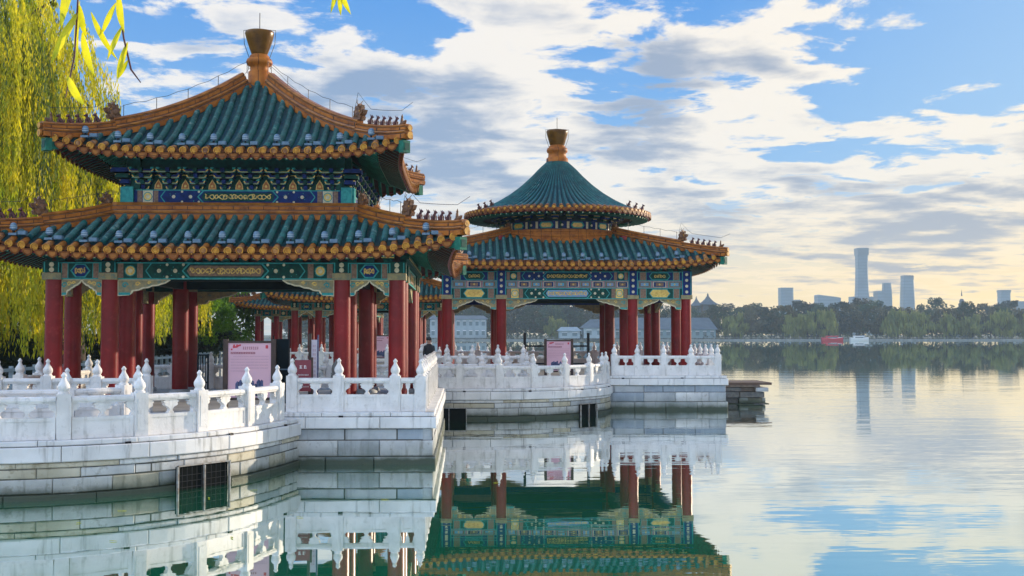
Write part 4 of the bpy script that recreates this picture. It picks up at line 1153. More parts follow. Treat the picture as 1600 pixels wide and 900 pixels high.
# ------------------------------------------------------------------ trees
def leaf_quads(mb, c, n, spread, size, mt, rnd, flat=.0):
    for _ in range(n):
        while True:
            d = Vector((rnd.uniform(-1, 1), rnd.uniform(-1, 1), rnd.uniform(-1, 1)))
            if d.length < 1: break
        p = Vector(c) + Vector((d.x * spread[0], d.y * spread[1], d.z * spread[2]))
        u = Vector((rnd.gauss(0, 1), rnd.gauss(0, 1), rnd.gauss(0, 1))).normalized(); w = u.orthogonal().normalized()
        s = size * rnd.uniform(.6, 1.3)
        mb.face([p - u * s, p + w * s * .55, p + u * s, p - w * s * .55], mt)
def willow_meshes(seed, H, spread, nstr, low, leaf=(.24, .026), step=.15):
    rnd = random.Random(seed)
    tr = MB(); cr = MB()
    tr.tube([(0, 0, -.2), (.1, 0, H * .12), (-.1, .1, H * .28), (.05, .05, H * .42)], [.48, .38, .33, .27], 'bark', 10)
    tips = []
    for i in range(11):
        a = 2 * pi * i / 11 + rnd.uniform(-.25, .25); rr = spread * rnd.uniform(.35, .72); top = H * rnd.uniform(.72, .98)
        b = Vector((.0, .0, H * rnd.uniform(.28, .42)))
        p = [b, b + Vector((cos(a) * rr * .35, sin(a) * rr * .35, (top - b.z) * .5)), Vector((cos(a) * rr * .75, sin(a) * rr * .75, top * .95)), Vector((cos(a) * rr, sin(a) * rr, top))]
        tr.tube(p, [.2, .14, .08, .03], 'bark', 6)
        for q in range(4): tips.append((p[1].lerp(p[3], .3 + .23 * q), a))
    for i in range(nstr):
        if i % 7 == 0:
            base, a = rnd.choice(tips)
            a2b = a + rnd.gauss(0, .75); rrb = spread * rnd.uniform(.25, 1.0) ** .6; lob = rnd.random() ** 1.6; apb = rnd.uniform(.1, H * .16); mtb = 'willow_leaf' if rnd.random() < .68 else 'willow_leaf_dark'
        a2 = a2b + rnd.gauss(0, .16) / rrb; rr = rrb + rnd.gauss(0, .16)
        st = Vector(base); end_r = max(rr, math.hypot(st.x, st.y) * .8)
        apex = Vector((cos(a2) * end_r * .75, sin(a2) * end_r * .75, min(H, st.z + apb) + rnd.uniform(-.2, .2)))
        lo = low + min(1, max(0, lob + rnd.gauss(0, .10))) * (apex.z - low) * .75
        fall = Vector((cos(a2) * end_r, sin(a2) * end_r, lo))
        pts = []; L1 = (apex - st).length; L2 = apex.z - lo
        n1 = max(2, int(L1 / (step * 2.2))); n2 = int(L2 / step)
        for j in range(n1): pts.append(st.lerp(apex, j / n1))
        sw = rnd.uniform(-.35, .35); sw2 = rnd.uniform(-.35, .35)
        for j in range(n2 + 1):
            u = j / max(1, n2); k = min(1, u * 3) ** .5
            pts.append(Vector((apex.x + (fall.x - apex.x) * k + sw * u * sin(u * 5 + i), apex.y + (fall.y - apex.y) * k + sw2 * u * sin(u * 4 + i * 2), apex.z - L2 * u)))
        mt = mtb
        for p in pts:
            for _ in range(2):
                an = rnd.uniform(0, 6.28); u = Vector((cos(an) * .28, sin(an) * .28, -1)).normalized(); w = Vector((-sin(an), cos(an), rnd.uniform(-.3, .3)))
                s = leaf[0] * rnd.uniform(.6, 1.3); q = p + Vector((rnd.gauss(0, .04), rnd.gauss(0, .04), 0))
                cr.face([q, q + u * s * .45 + w * leaf[1], q + u * s, q + u * s * .45 - w * leaf[1]], mt)
    return tr.mesh('trunk'), cr.mesh('crown')
W1 = willow_meshes(1, 15.5, 6.4, 1600, 1.4)
W2 = willow_meshes(2, 12.5, 4.6, 1000, 2.0)
def willow(me, x, y, z, rz, sc, label, group='weeping willows on the shore'):
    r = thing('weeping_willow', label, 'tree', (x, y, z), rz, group); r.scale = (sc,) * 3
    inst('trunk', me[0], r); inst('crown', me[1], r)
willow(W1, -19.3, 42, .9, .3, 1.0, 'tall weeping willow with bright yellow curtains of leaves beyond the big pavilion roof corner')
willow(W1, -23.5, 47.5, .9, 2.1, 1.0, 'weeping willow at the picture edge, its shaded strands hanging behind the tallest willow')
willow(W2, -16.6, 50, .9, 1.2, .85, 'weeping willow whose strands hang just behind the end columns of the big pavilion')
willow(W2, -18.4, 60, .9, 4.0, 1.0, 'weeping willow showing between the inner red columns over the white balustrade')
willow(W2, -20.8, 74, .9, 2.6, 1.0, 'farther weeping willow with hanging strands seen beside the dark inner column')
def shrub_tree(seed, H, Rr, mt, n, size):
    rnd = random.Random(seed); tr = MB(); cr = MB()
    tr.tube([(0, 0, -.1), (.05, .02, H * .25), (0, .05, H * .6)], [.16, .12, .05], 'bark', 7)
    for i in range(26):
        a = rnd.uniform(0, 6.28); u = rnd.uniform(.1, 1); rr = Rr * (1 - u * .55) * rnd.uniform(.3, 1)
        c = (cos(a) * rr, sin(a) * rr, H * (.12 + .82 * u)); tr.tube([(0, 0, H * u * .6), c], [.04, .01], 'bark', 4)
        leaf_quads(cr, c, n, (Rr * .36, Rr * .36, H * .11), size, mt, rnd)
    return tr.mesh('trunk'), cr.mesh('crown')
S1 = shrub_tree(5, 5.5, 2.2, 'shrub_leaf', 190, .14); S2 = shrub_tree(6, 2.2, 2.3, 'hedge_leaf', 170, .15)
def shrub(me, x, y, sc, label, cat='tree', name='leafy_tree', group=None):
    r = thing(name, label, cat, (x, y, .9), random.random() * 6, group); r.scale = (sc,) * 3
    inst('trunk', me[0], r); inst('crown', me[1], r)
shrub(S1, -16.6, 83, .95, 'rounded sunny green tree beside the roof of the farthest pavilion')
shrub(S1, -17.6, 78.5, 1.0, 'bright green tree touching the tiled corner of the farthest pavilion')
shrub(S1, -20.5, 90, 1.15, 'green tree rising behind the two brighter trees by the farthest pavilion')
for i, (x, y, s) in enumerate(((-15.8, 44, .8), (-18.6, 47, 1.0), (-22.5, 50, 1.1), (-16, 53, .9), (-19.5, 56, 1.0), (-16.3, 66, .9), (-19, 71, 1.1), (-17, 79, 1.0))):
    shrub(S2, x, y, s, 'low dark green bush on the shore below the willows, %s along from the front bridge' % ORD[i], 'bush', 'shore_bush', 'dark bushes under the willows')
# leaves of the willow twig over the water close by
def near_twig(label, stem, leaves):
    r = thing('willow_twig', label, 'twig', stem[0])
    o = Vector(stem[0]); m = MB(); m.tube([Vector(p) - o for p in stem], [.0016] * (len(stem) - 1) + [.0008], 'beast_red', 5); m.build('stem', r)
    for (a, b, w) in leaves:
        a, b = Vector(a), Vector(b); d = b - a; sd = Vector((d.z, .3 * d.length, -d.x)).normalized(); bow = Vector((.0, -.1, -.06)) * d.length
        g = MB(); rows = []
        for j in range(9):
            u = j / 8; c = a + d * u + bow * (4 * u * (1 - u)) - o; ww = 1.45 * w * (sin(pi * min(1, u * 1.02 + .02)) ** .75) * (1.15 - .4 * u)
            rows.append([c - sd * ww, c + Vector((0, .0012, 0)), c + sd * ww])
        g.grid(rows, 'willow_leaf_near', True); g.build('leaf', r)
    return r
near_twig('yellow green willow twig hanging down in front of the tall willow', [(-.60, 1.8, 4.1), (-.606, 1.8, 3.6), (-.603, 1.8, 3.42), (-.607, 1.8, 3.33), (-.62, 1.8, 3.265)],
          [((-.603, 1.79, 3.47), (-.622, 1.78, 3.365), .0065), ((-.603, 1.8, 3.40), (-.640, 1.79, 3.315), .0055), ((-.600, 1.8, 3.41), (-.592, 1.81, 3.36), .004), ((-.596, 1.8, 3.368), (-.575, 1.8, 3.297), .0048),
           ((-.618, 1.8, 3.30), (-.586, 1.79, 3.25), .0048), ((-.604, 1.81, 3.42), (-.608, 1.82, 3.30), .003)])
near_twig('thin purple willow twig with narrow leaves hanging against the blue sky', [(-.548, 1.8, 4.1), (-.545, 1.8, 3.6), (-.541, 1.8, 3.42), (-.532, 1.8, 3.36), (-.52, 1.8, 3.31), (-.505, 1.8, 3.29)],
          [((-.541, 1.8, 3.43), (-.528, 1.79, 3.365), .0045), ((-.545, 1.8, 3.415), (-.567, 1.8, 3.362), .0038), ((-.583, 1.8, 3.40), (-.542, 1.81, 3.325), .0035), ((-.535, 1.8, 3.378), (-.554, 1.79, 3.322), .0035),
           ((-.526, 1.8, 3.353), (-.542, 1.8, 3.293), .004), ((-.525, 1.8, 3.325), (-.54, 1.8, 3.295), .003)])
near_twig('tip of a willow twig poking into the top of the sky', [(-.205, 1.8, 4.1), (-.2, 1.8, 3.6), (-.198, 1.8, 3.43)],
          [((-.199, 1.8, 3.45), (-.212, 1.8, 3.402), .003), ((-.198, 1.8, 3.44), (-.196, 1.8, 3.398), .003), ((-.198, 1.8, 3.44), (-.180, 1.8, 3.40), .003)])

# ------------------------------------------------------------------ far shore trees
def far_tree(seed, H, Rr, mt, kind):
    rnd = random.Random(seed); m = MB()
    m.tube([(0, 0, 0), (.2, 0, H * .3), (0, 0, H * .7)], [.35, .28, .1], 'bark', 5)
    for i in range(6):
        a = rnd.uniform(0, 6.28); m.tube([(0, 0, H * .3), (cos(a) * Rr * .6, sin(a) * Rr * .6, H * rnd.uniform(.55, .8))], [.15, .05], 'bark', 4)
    for i in range(30):
        a = rnd.uniform(0, 6.28); u = rnd.random(); k = math.sqrt(rnd.random())
        prof = sin(pi * (.12 + .80 * u)) ** .7
        c = Vector((cos(a) * Rr * prof * k, sin(a) * Rr * prof * k, H * (.18 + .74 * u)))
        if kind == 'willow':
            for _ in range(34):
                p = c + Vector((rnd.gauss(0, 1), rnd.gauss(0, 1), rnd.gauss(0, .9))) * Rr * .13
                L = H * rnd.uniform(.06, .2); w = rnd.uniform(.15, .3); an = rnd.uniform(0, 6.28); d = Vector((cos(an) * w, sin(an) * w, 0))
                m.face([p - d, p + d, p + d * .6 - Vector((0, 0, L)), p - d * .6 - Vector((0, 0, L))], mt)
        else: leaf_quads(m, c, 46, (Rr * .30, Rr * .30, H * .10), .55, mt, rnd)
    return m.mesh('far_tree')
FT = {'willow': [far_tree(11, 12, 5.6, 'far_willow', 'willow'), far_tree(12, 13.5, 6, 'far_willow', 'willow')],
      'green': [far_tree(13, 15, 5.5, 'far_green', 'x'), far_tree(14, 13, 6, 'far_green', 'x')],
      'brown': [far_tree(15, 14, 5.8, 'far_brown', 'x'), far_tree(16, 13, 5.0, 'far_brown', 'w')],
      'dark': [far_tree(17, 15.5, 6.2, 'far_dark', 'x')]}
rnd = random.Random(21)
FX_ = lambda px, Y: math.tan(math.atan(73 / 1800) + math.atan((px - 800) / 1800)) * Y
def ftree(kind, px, Y, sc, label, group):
    o = inst({'willow': 'far_willow_tree', 'green': 'far_green_tree', 'brown': 'far_autumn_tree', 'dark': 'far_dark_tree'}[kind], rnd.choice(FT[kind]), None, (FX_(px, Y), Y, .5), rnd.uniform(0, 6.28))
    o.scale = (sc * rnd.uniform(.95, 1.1), sc * rnd.uniform(.95, 1.1), sc)
    tag(o, label, 'tree', group)
for px, sc, lab in ((1149, .95, 'pale rounded willow standing alone on the far shore beside the round-topped pavilion'), (1237, .88, 'pale willow on the far shore under the slanted office block'), (1262, 1.0, 'pale willow in the middle of the clump on the far shore'), (1290, .95, 'pale willow on the far shore behind the red boat'),
                    (868, .8, 'hazy pale willow on the far shore seen through the round-topped pavilion'), (1402, .95, 'olive willow below the tapered tower'), (1432, .9, 'olive willow standing just past the tapered tower'), (1478, .92, 'olive willow on the far shore between the tapered tower and the pagoda'),
                    (1520, .9, 'olive willow on the far shore past the pagoda'), (1566, .92, 'olive willow below the lone distant office block'), (1604, .9, 'olive willow at the end of the far shore')):
    ftree('willow', px, 476, sc, lab, 'pale willows on the far shore')
k = 0
px = 455.0; seq = ['dark', 'green', 'brown', 'green', 'dark', 'green', 'brown']
lab = {'dark': 'dark evergreen tree on the hazy far shore', 'green': 'green broadleaf tree on the hazy far shore', 'brown': 'brownish autumn tree on the hazy far shore'}
while px < 1640:
    kd = seq[k % 7] if px < 1330 else ('brown' if k % 3 else 'green')
    ftree(kd, px, rnd.uniform(486, 500), rnd.uniform(.88, 1.1), lab[kd] + ', in the wooded line', 'trees massed along the far shore')
    k += 1; px += rnd.uniform(15, 20)
px = 470.0
while px < 1640:
    kd = rnd.choice(['dark', 'green', 'dark', 'brown'])
    ftree(kd, px, rnd.uniform(520, 560), rnd.uniform(1.05, 1.36) * (1.42 if px < 1000 else .93), lab[kd] + ', in the wooded line', 'trees massed along the far shore')
    px += rnd.uniform(19, 26)
m = MB()
for px in range(430, 1680, 5):
    Y = rnd.uniform(472, 482); leaf_quads(m, (FX_(px, Y), Y, 1.7), 26, (2.6, 1.6, 1.6), .5, rnd.choice(['far_dark', 'far_green', 'far_dark']), rnd)
tag(m.build('shore_undergrowth'), 'dark undergrowth massed along the foot of the far shore trees', 'undergrowth', None, 'stuff')

# ------------------------------------------------------------------ far shore buildings, boats, skyline
def house(name, label, px0, px1, Y, z0, floors, fh, roofh, depth, wallm, roofm, nw, hip=.25, over=.8):
    x0, x1 = FX_(px0, Y), FX_(px1, Y); cx = (x0 + x1) / 2; w = x1 - x0; h = w / 2
    r = thing(name, label, 'building', (cx, Y, z0))
    H = floors * fh; m = MB(); m.box(-h, h, 0, depth, 0, H, wallm)
    m.build('wall', r)
    for fl_ in range(floors):
        for i in range(nw):
            cxw = -h + w * (i + .5) / nw; ww = w / nw * .24
            g = MB(); g.box(cxw - ww, cxw + ww, -.12, -.01, fh * fl_ + fh * .34, fh * fl_ + fh * .78, 'glass_dark'); g.box(cxw - ww - .08, cxw + ww + .08, -.16, -.121, fh * fl_ + fh * .78, fh * fl_ + fh * .84, 'boat_white'); g.build('window', r)
    q = MB(); o = over; z = H + .02
    b = [(-h - o, -o, z), (h + o, -o, z), (h + o, depth + o, z), (-h - o, depth + o, z)]; t = [(-h - o + w * hip, depth / 2, z + roofh), (h + o - w * hip, depth / 2, z + roofh)]
    q.face([b[0], b[1], t[1], t[0]], roofm); q.face([b[2], b[3], t[0], t[1]], roofm); q.face([b[1], b[2], t[1]], roofm); q.face([b[3], b[0], t[0]], roofm); q.face(b[::-1], roofm)
    q.build('roof', r)
    return r
house('lakeside_hall', 'pale two-storey lakeside hall with rows of windows seen between the pavilions', 672, 760, 470, .9, 2, 3.9, 1.6, 14, 'plaster', 'roof_grey', 9, .08)
house('boat_house', 'low boathouse with a pale hipped roof and white wall behind the smaller pink board', 912, 962, 466, .9, 1, 4.2, 3.6, 12, 'plaster', 'roof_grey', 3, .32)
house('long_hall', 'long grey roofed hall on the far shore behind the end columns of the round-topped pavilion', 958, 1118, 472, .9, 1, 3.6, 5.0, 18, 'plaster_teal', 'roof_grey', 14, .04)
house('shore_kiosk', 'small white roofed kiosk on the far shore just above the pink board', 874, 906, 466, .9, 1, 3.0, 1.6, 6, 'plaster', 'plaster', 2, .2)
def hill_pavilion(label, px, Y, zb, w, h):
    r = thing('hilltop_pavilion', label, 'pavilion', (FX_(px, Y), Y, zb))
    m = MB()
    for sx in (-1, 0, 1):
        for sy in (-1, 1): m.tube([(sx * w * .4, sy * w * .4, 0), (sx * w * .4, sy * w * .4, h * .45)], .3, 'bush_wood', 6)
    m.box(-w * .38, w * .38, -w * .38, w * .38, -12, h * .42, 'roof_grey'); m.build('hall', r)
    m = MB(); N = 8
    pr = [(.68, .42), (.5, .50), (.34, .60), (.18, .74), (.06, .9), (.05, .98), (.01, 1.06)]
    m.grid([[(a * w * (1.15 if k % 2 == 0 else .85) * cos(2 * pi * k / N + pi / 4), a * w * (1.15 if k % 2 == 0 else .85) * sin(2 * pi * k / N + pi / 4), b * h) for k in range(N)] for a, b in pr], 'roof_grey', False, True); m.build('roof', r)
hill_pavilion('larger pointed hilltop pavilion roof above the trees beside the red end column', 1106, 600, 14, 9, 9.5)
hill_pavilion('smaller pointed hilltop pavilion roof close to the red end column', 1088, 600, 14, 6, 8)
def boat(label, px, Y, L, hullm, cabinm, seed):
    r = thing('tour_boat', label, 'boat', (FX_(px, Y), Y, 0))
    m = MB(); rows = []
    for i in range(11):
        u = i / 10; x = -L / 2 + L * u; w = L * .16 * (sin(pi * min(1, u * .8 + .16)) ** .6); zt = .9 + .5 * (2 * u - 1) ** 2
        rows.append([(x, -w, zt), (x, -w * .8, .0), (x, 0, -.3), (x, w * .8, 0), (x, w, zt)])
    m.grid(rows, hullm, True); m.face([p for row in rows for p in (row[0],)] + [row[4] for row in rows[::-1]], 'boat_white'); m.build('hull', r)
    m = MB(); m.box(-L * .28, L * .22, -.9, .9, .85, 1.7, cabinm); m.box(-L * .25, L * .19, -.93, .93, 1.1, 1.5, 'glass_dark')
    m.build('cabin', r)
    m = MB(); m.sweep([(-L * .32, 0, 1.72), (L * .27, 0, 1.72)], [(0, 0, 1)] * 2, [(0, 1, 0)] * 2, [(-1.1, 0), (1.1, 0), (.8, .22), (-.8, .22)], hullm if seed == 1 else 'boat_white'); m.build('canopy', r)
boat('small red tour boat moored along the far shore under the pale willows', 1300, 458, 8.6, 'boat_red', 'boat_red', 1)
boat('small white motor boat moored next to the red boat', 1342, 459, 7.6, 'boat_white', 'boat_white', 2)

TY = 1500.0; K = TY / 1800.0
def tower_prof(label, px, prof, n=4, dark_top=None, pods=()):
    r = thing('office_tower', label, 'tower', (FX_(px, TY), TY, 0))
    m = MB(); rows = []
    for w, y in prof:
        z = 2.9 + (521 - y) * K; h = w * K / 2
        rows.append([(h * sx - (.18 * h * sx if c else 0), h * sy - (0 if c else .18 * h * sy), z) for sx, sy, c in ((-1, -1, 1), (1, -1, 1), (1, -1, 0), (1, 1, 0), (1, 1, 1), (-1, 1, 1), (-1, 1, 0), (-1, -1, 0))])
    m.grid(rows, 'tower_glass', False, True); m.face(rows[-1], 'tower_dark')
    m.build('shaft', r)
    if dark_top:
        t = MB(); h = dark_top[0] * K / 2; z1 = 2.9 + (521 - dark_top[1]) * K; z0 = 2.9 + (521 - dark_top[2]) * K
        t.grid([[(h * a, h * b, z0) for a, b in ((-1, -1), (1, -1), (1, 1), (-1, 1))], [(h * 1.03 * a, h * 1.03 * b, z1) for a, b in ((-1, -1), (1, -1), (1, 1), (-1, 1))]], 'tower_dark', False, True); t.build('crown_band', r)
    for (p0, p1, y) in pods:
        t = MB(); t.box((p0 - px) * K, (p1 - px) * K, -9, 8.9, 0, 2.9 + (521 - y) * K, 'tower_glass'); t.build('podium', r)
tower_prof('tallest flaring glass tower on the skyline', 1347, [(21, 521), (19, 470), (17.2, 450), (16, 425), (16, 408), (17, 392), (17.6, 386)], dark_top=(17.4, 386.5, 397), pods=((1329, 1337, 463), (1357, 1362, 463)))
tower_prof('boxy pale office block above the trees', 1228, [(20, 521), (20, 449)], pods=((1238.2, 1248, 468),))
tower_prof('tapered dark-topped tower standing alone', 1418, [(19, 521), (18.5, 470), (16.5, 440), (15, 429)], dark_top=(15.2, 429.5, 437))
tower_prof('stepped office tower beside the tallest tower', 1386, [(14, 521), (13, 460), (11, 441)], pods=((1368, 1379, 454),))
tower_prof('lone square office block near the end of the skyline', 1569, [(16, 521), (15.5, 452)], dark_top=(15.7, 452, 456), pods=((1586, 1606, 470),))
r = thing('slanted_office_block', 'low office block with a slanting roof line on the skyline', 'building', (FX_(1293, TY), TY, 0))
m = MB(); m.prism([(-17 * K, 0), (18 * K, 0), (18.5 * K, 2.9 + 56 * K), (15 * K, 2.9 + 57 * K), (-17 * K, 2.9 + 61 * K), (-18 * K, 2.9 + 59 * K)], -8, 9, 'tower_glass'); m.build('block', r)
m = MB(); m.box(-24 * K, -18.2 * K, -6, 6, 0, 2.9 + 47 * K, 'tower_glass'); m.build('annex', r)
r = thing('hill_pagoda', 'tiny pointed pagoda over the tree line past the tapered tower', 'pagoda', (FX_(1503, 700), 700, 10))
m = MB(); kk = 700 / 1800
for i in range(4): m.lathe([(3 - .5 * i, 2.9 + (35 + 5 * i) * kk - 10), (3.6 - .6 * i, 2.9 + (36 + 5 * i) * kk - 10), (2 - .4 * i, 2.9 + (40 + 5 * i) * kk - 10)], 'roof_grey', 8)
m.lathe([(.5, 16), (.05, 20)], 'roof_grey', 6); m.box(-3, 3, -3, 3, -10, 7, 'roof_grey'); m.build('tiers', r)

# ------------------------------------------------------------------ ground, water, far embankment
def sheet(name, pts, z, mt):
    m = MB(); m.face([(x, y, z) for x, y in pts], mt); return tag(m.build(name), None, None, None, 'structure')
w = sheet('lake_water', [(-1200, -60), (1050, -60), (1050, 1600), (-1200, 1600)], 0, 'marble')
sheet('west_shore', [(-14, 10), (-14, 98), (-40, 150), (-90, 300), (-300, 460), (-900, 460), (-900, 10)][::-1], .92, 'paving')
m = MB(); m.grid([[(-14, 10, -1), (-14, 98, -1), (-40, 150, -1), (-90, 300, -1), (-300, 460, -1)], [(-14, 10, .918), (-14, 98, .918), (-40, 150, .918), (-90, 300, .918), (-300, 460, .918)]], 'block_grey', False)
tag(m.build('shore_embankment'), None, None, None, 'structure')
sheet('far_shore', [(-900, 468.3), (1040, 468.3), (1040, 1590), (-900, 1590)], .55, 'land')
m = MB(); m.box(-420, 420, 468, 468.6, -1, 0.6, 'far_stone'); tag(m.build('far_embankment'), None, None, None, 'structure')
r = thing('lakeside_railing', 'thin pale railing running along the far shore embankment', 'railing', (150, 469, 1.05))
r.location.z = .6
m = MB(); m.box(-300, 250, -.05, .05, .62, .70, 'far_stone'); m.box(-300, 250, -.05, .05, .28, .33, 'far_stone'); m.build('rails', r)
m = MB(); m.box(-.1, .1, -.1, .1, 0, .85, 'far_stone'); pmh = m.mesh('post')
for i in range(92): inst('post', pmh, r, (-300 + 6 * i, 0, 0))
r = thing('shore_fence', 'pale low fence along the willow shore behind the terrace', 'fence', (-14.3, 50, .92))
m = MB(); m.box(-.05, .05, -16, 40, .78, .88, 'plaster'); m.box(-.05, .05, -16, 40, .15, .25, 'plaster'); m.build('rails', r)
m = MB(); m.box(-.06, .06, -.05, .05, 0, .95, 'plaster'); pmh = m.mesh('picket')
for i in range(57): inst('picket', pmh, r, (0, -16 + i, 0))

lf = MB(); lf.grid([[(-.05 + .1 * i / 6, sg * .011 * sin(pi * i / 6), .004 + .004 * abs(sg)) for sg in (-1, 0, 1)] for i in range(7)], 'willow_leaf_near', True); LFM = lf.mesh('floating_leaf')
for i, (x, y) in enumerate(((-5.6, 19.2), (-4.5, 20.6), (-3.9, 21.6), (-2.6, 18.4), (-5.9, 18.0), (-1.4, 20.3), (-3.3, 16.6), (.6, 22.5), (-4.9, 16.4))):
    o = inst('floating_leaf', LFM, None, (x, y, .004), i * 1.9); o.scale = (1.5, 1.5, 1)
    tag(o, 'fallen yellow willow leaf floating on the green water near the curved bridge', 'leaf', 'fallen leaves floating on the water')

# water material
m = bpy.data.materials.new('water'); m.use_nodes = True; nt = m.node_tree; nt.nodes.clear()
out = nn(nt, 'ShaderNodeOutputMaterial'); geo = nn(nt, 'ShaderNodeNewGeometry'); pos = geo.outputs['Position']
gl = nn(nt, 'ShaderNodeBsdfGlossy', inputs={'Roughness': .015, 'Color': (.93, .95, .94, 1)}); df = nn(nt, 'ShaderNodeBsdfDiffuse', inputs={'Color': (.008, .22, .10, 1)})
mx = nn(nt, 'ShaderNodeMixShader')
sx = nn(nt, 'ShaderNodeSeparateXYZ'); nt.links.new(pos, sx.inputs[0])
amp = mth(nt, 'MULTIPLY', mth(nt, 'ADD', mrange(nt, sx.outputs[1], 12, 40, .08, .35), mrange(nt, sx.outputs[0], 0, 12, 0, .4)), mrange(nt, sx.outputs[1], 45, 120, 1, .05, True))
n1 = noise(nt, vscale(nt, pos, (.35, 1.1, 1)), 1.3, 3, .5); n2 = noise(nt, vscale(nt, pos, (.10, .22, 1)), 1.0, 3, .5)
hgt = mth(nt, 'ADD', mth(nt, 'MULTIPLY', n1, .35), n2)
bmp = nn(nt, 'ShaderNodeBump', inputs={'Distance': .028}); nt.links.new(amp, bmp.inputs['Strength']); nt.links.new(hgt, bmp.inputs['Height'])
for s_ in (gl, df): nt.links.new(bmp.outputs[0], s_.inputs['Normal'])
fr = nn(nt, 'ShaderNodeFresnel', inputs={'IOR': 1.9}); nt.links.new(bmp.outputs[0], fr.inputs['Normal'])
fac = mrange(nt, fr.outputs[0], .22, .60, .56, .98)
nt.links.new(fac, mx.inputs[0]); nt.links.new(df.outputs[0], mx.inputs[1]); nt.links.new(gl.outputs[0], mx.inputs[2]); nt.links.new(mx.outputs[0], out.inputs[0])
w.data.materials[0] = m

# ------------------------------------------------------------------ haze
HAZE = .00032
if HAZE:
    b = MB(); b.box(-1210, 1060, -70, 1640, -1.2, 135, 'marble'); hz = tag(b.build('haze'), 'thin pale morning haze over the lake', 'haze', None, 'stuff')
    m = bpy.data.materials.new('haze_air'); m.use_nodes = True; nt = m.node_tree; nt.nodes.clear()
    out = nn(nt, 'ShaderNodeOutputMaterial'); pv = nn(nt, 'ShaderNodeVolumePrincipled', inputs={'Color': (.68, .87, .98, 1), 'Density': HAZE, 'Anisotropy': .0})
    nt.links.new(pv.outputs[0], out.inputs['Volume']); hz.data.materials[0] = m

# ------------------------------------------------------------------ sky and sun
SUN_EL, SUN_AZ = 12.0, 56.0       # azimuth from +Y towards +X
wd = bpy.data.worlds.new('World'); scene.world = wd; wd.use_nodes = True; nt = wd.node_tree; nt.nodes.clear()
out = nn(nt, 'ShaderNodeOutputWorld'); bg = nn(nt, 'ShaderNodeBackground')
tc = nn(nt, 'ShaderNodeTexCoord'); d = tc.outputs['Generated']
sky = nn(nt, 'ShaderNodeTexSky', sky_type='NISHITA'); sky.sun_disc = False; sky.sun_elevation = R(SUN_EL); sky.sun_rotation = R(SUN_AZ); sky.altitude = 50; sky.air_density = 1.0; sky.dust_density = .6; sky.ozone_density = 2.0
BGS = .12; EXPOSURE = .3
sx = nn(nt, 'ShaderNodeSeparateXYZ'); nt.links.new(d, sx.inputs[0]); dz = mth(nt, 'MAXIMUM', sx.outputs[2], 0.0)
den = mth(nt, 'ADD', dz, .09)
cx = nn(nt, 'ShaderNodeCombineXYZ'); nt.links.new(mth(nt, 'DIVIDE', sx.outputs[0], den), cx.inputs[0]); nt.links.new(mth(nt, 'DIVIDE', sx.outputs[1], den), cx.inputs[1])
p = cx.outputs[0]
nA = noise(nt, p, 3.0, 10, .60, .25); nB = noise(nt, vscale(nt, p, (.8, 1, 1)), .6, 3, .5); nC = noise(nt, vscale(nt, p, (1, 1.3, 1)), 2.2, 4, .48)
dens = mth(nt, 'ADD', nA, mth(nt, 'MULTIPLY', mth(nt, 'SUBTRACT', nB, .5), .45))
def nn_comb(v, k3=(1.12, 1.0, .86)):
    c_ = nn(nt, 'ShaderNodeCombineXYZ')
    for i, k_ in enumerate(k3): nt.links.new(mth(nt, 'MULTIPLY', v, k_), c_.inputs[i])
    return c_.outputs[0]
def skydir(px, py):
    F_ = 1800.0; yaw = math.atan(73 / F_); pit = math.atan(71 / F_); x = (px - 800) / F_; y = -(py - 450) / F_
    fy = cos(pit) - y * sin(pit); uz = sin(pit) + y * cos(pit)
    return Vector((x * cos(yaw) + fy * sin(yaw), -x * sin(yaw) + fy * cos(yaw), uz)).normalized()
# broad cloud banks and clearings in the sky: direction, radius in degrees, amount
BANKS = [(300, 60, 4.0, .03), (540, 60, 2.2, -.02), (500, 150, 1.6, .03), (640, 100, 2.0, .05), (700, 190, 3.2, .12), (800, 60, 2.6, .10), (900, 20, 1.6, .05), (960, 110, 1.8, -.16), (1060, 30, 1.8, .10), (1120, 10, 1.2, -.05), (1010, 170, 2.4, .12), (1190, 100, 2.4, .11),
         (1350, 50, 2.0, .09), (1520, 90, 3.4, -.24), (1320, 185, 1.5, -.16), (1230, 250, 1.6, -.12), (990, 265, 1.2, -.10), (1560, 190, 2.6, .10), (1420, 330, 4, .08), (1100, 320, 3, .07), (1330, 320, 3, .05), (840, 260, 2.4, .06), (1240, 160, 1.6, .06), (640, 25, 1.6, -.08)]
DARKS = [(600, 190, 3.0, .16), (740, 250, 2.2, .08), (1040, 150, 2.0, .22), (940, 190, 2.0, .12), (1180, 85, 1.2, .10), (1250, 320, 1.2, .14), (1520, 320, 1.6, .14), (1130, 350, 1.2, .10), (1400, 375, 1.6, .14), (600, 150, 1.5, .06), (820, 70, 2.0, -.22), (1150, 200, 2.0, -.15), (1380, 60, 2.0, -.2), (1480, 210, 2.0, -.1), (900, 300, 2.0, -.12)]
def gsum(base, lst, k):
    acc = base
    for (px, py, rad, am) in lst:
        c = skydir(px, py)
        dist = nn(nt, 'ShaderNodeVectorMath', operation='DISTANCE'); nt.links.new(d, dist.inputs[0]); dist.inputs[1].default_value = c
        s2 = math.sin(R(rad))
        g = mth(nt, 'EXPONENT', mth(nt, 'MULTIPLY', mth(nt, 'MULTIPLY', dist.outputs['Value'], dist.outputs['Value']), -1 / (2 * s2 * s2)))
        acc = mth(nt, 'ADD', acc, mth(nt, 'MULTIPLY', g, am * k))
    return acc
band = mth(nt, 'MULTIPLY', mrange(nt, dz, .03, .08, 0, 1, True), mrange(nt, dz, .25, .15, 0, 1, True))
east = mrange(nt, sx.outputs[0], -.22, .0, .25, 1, True)
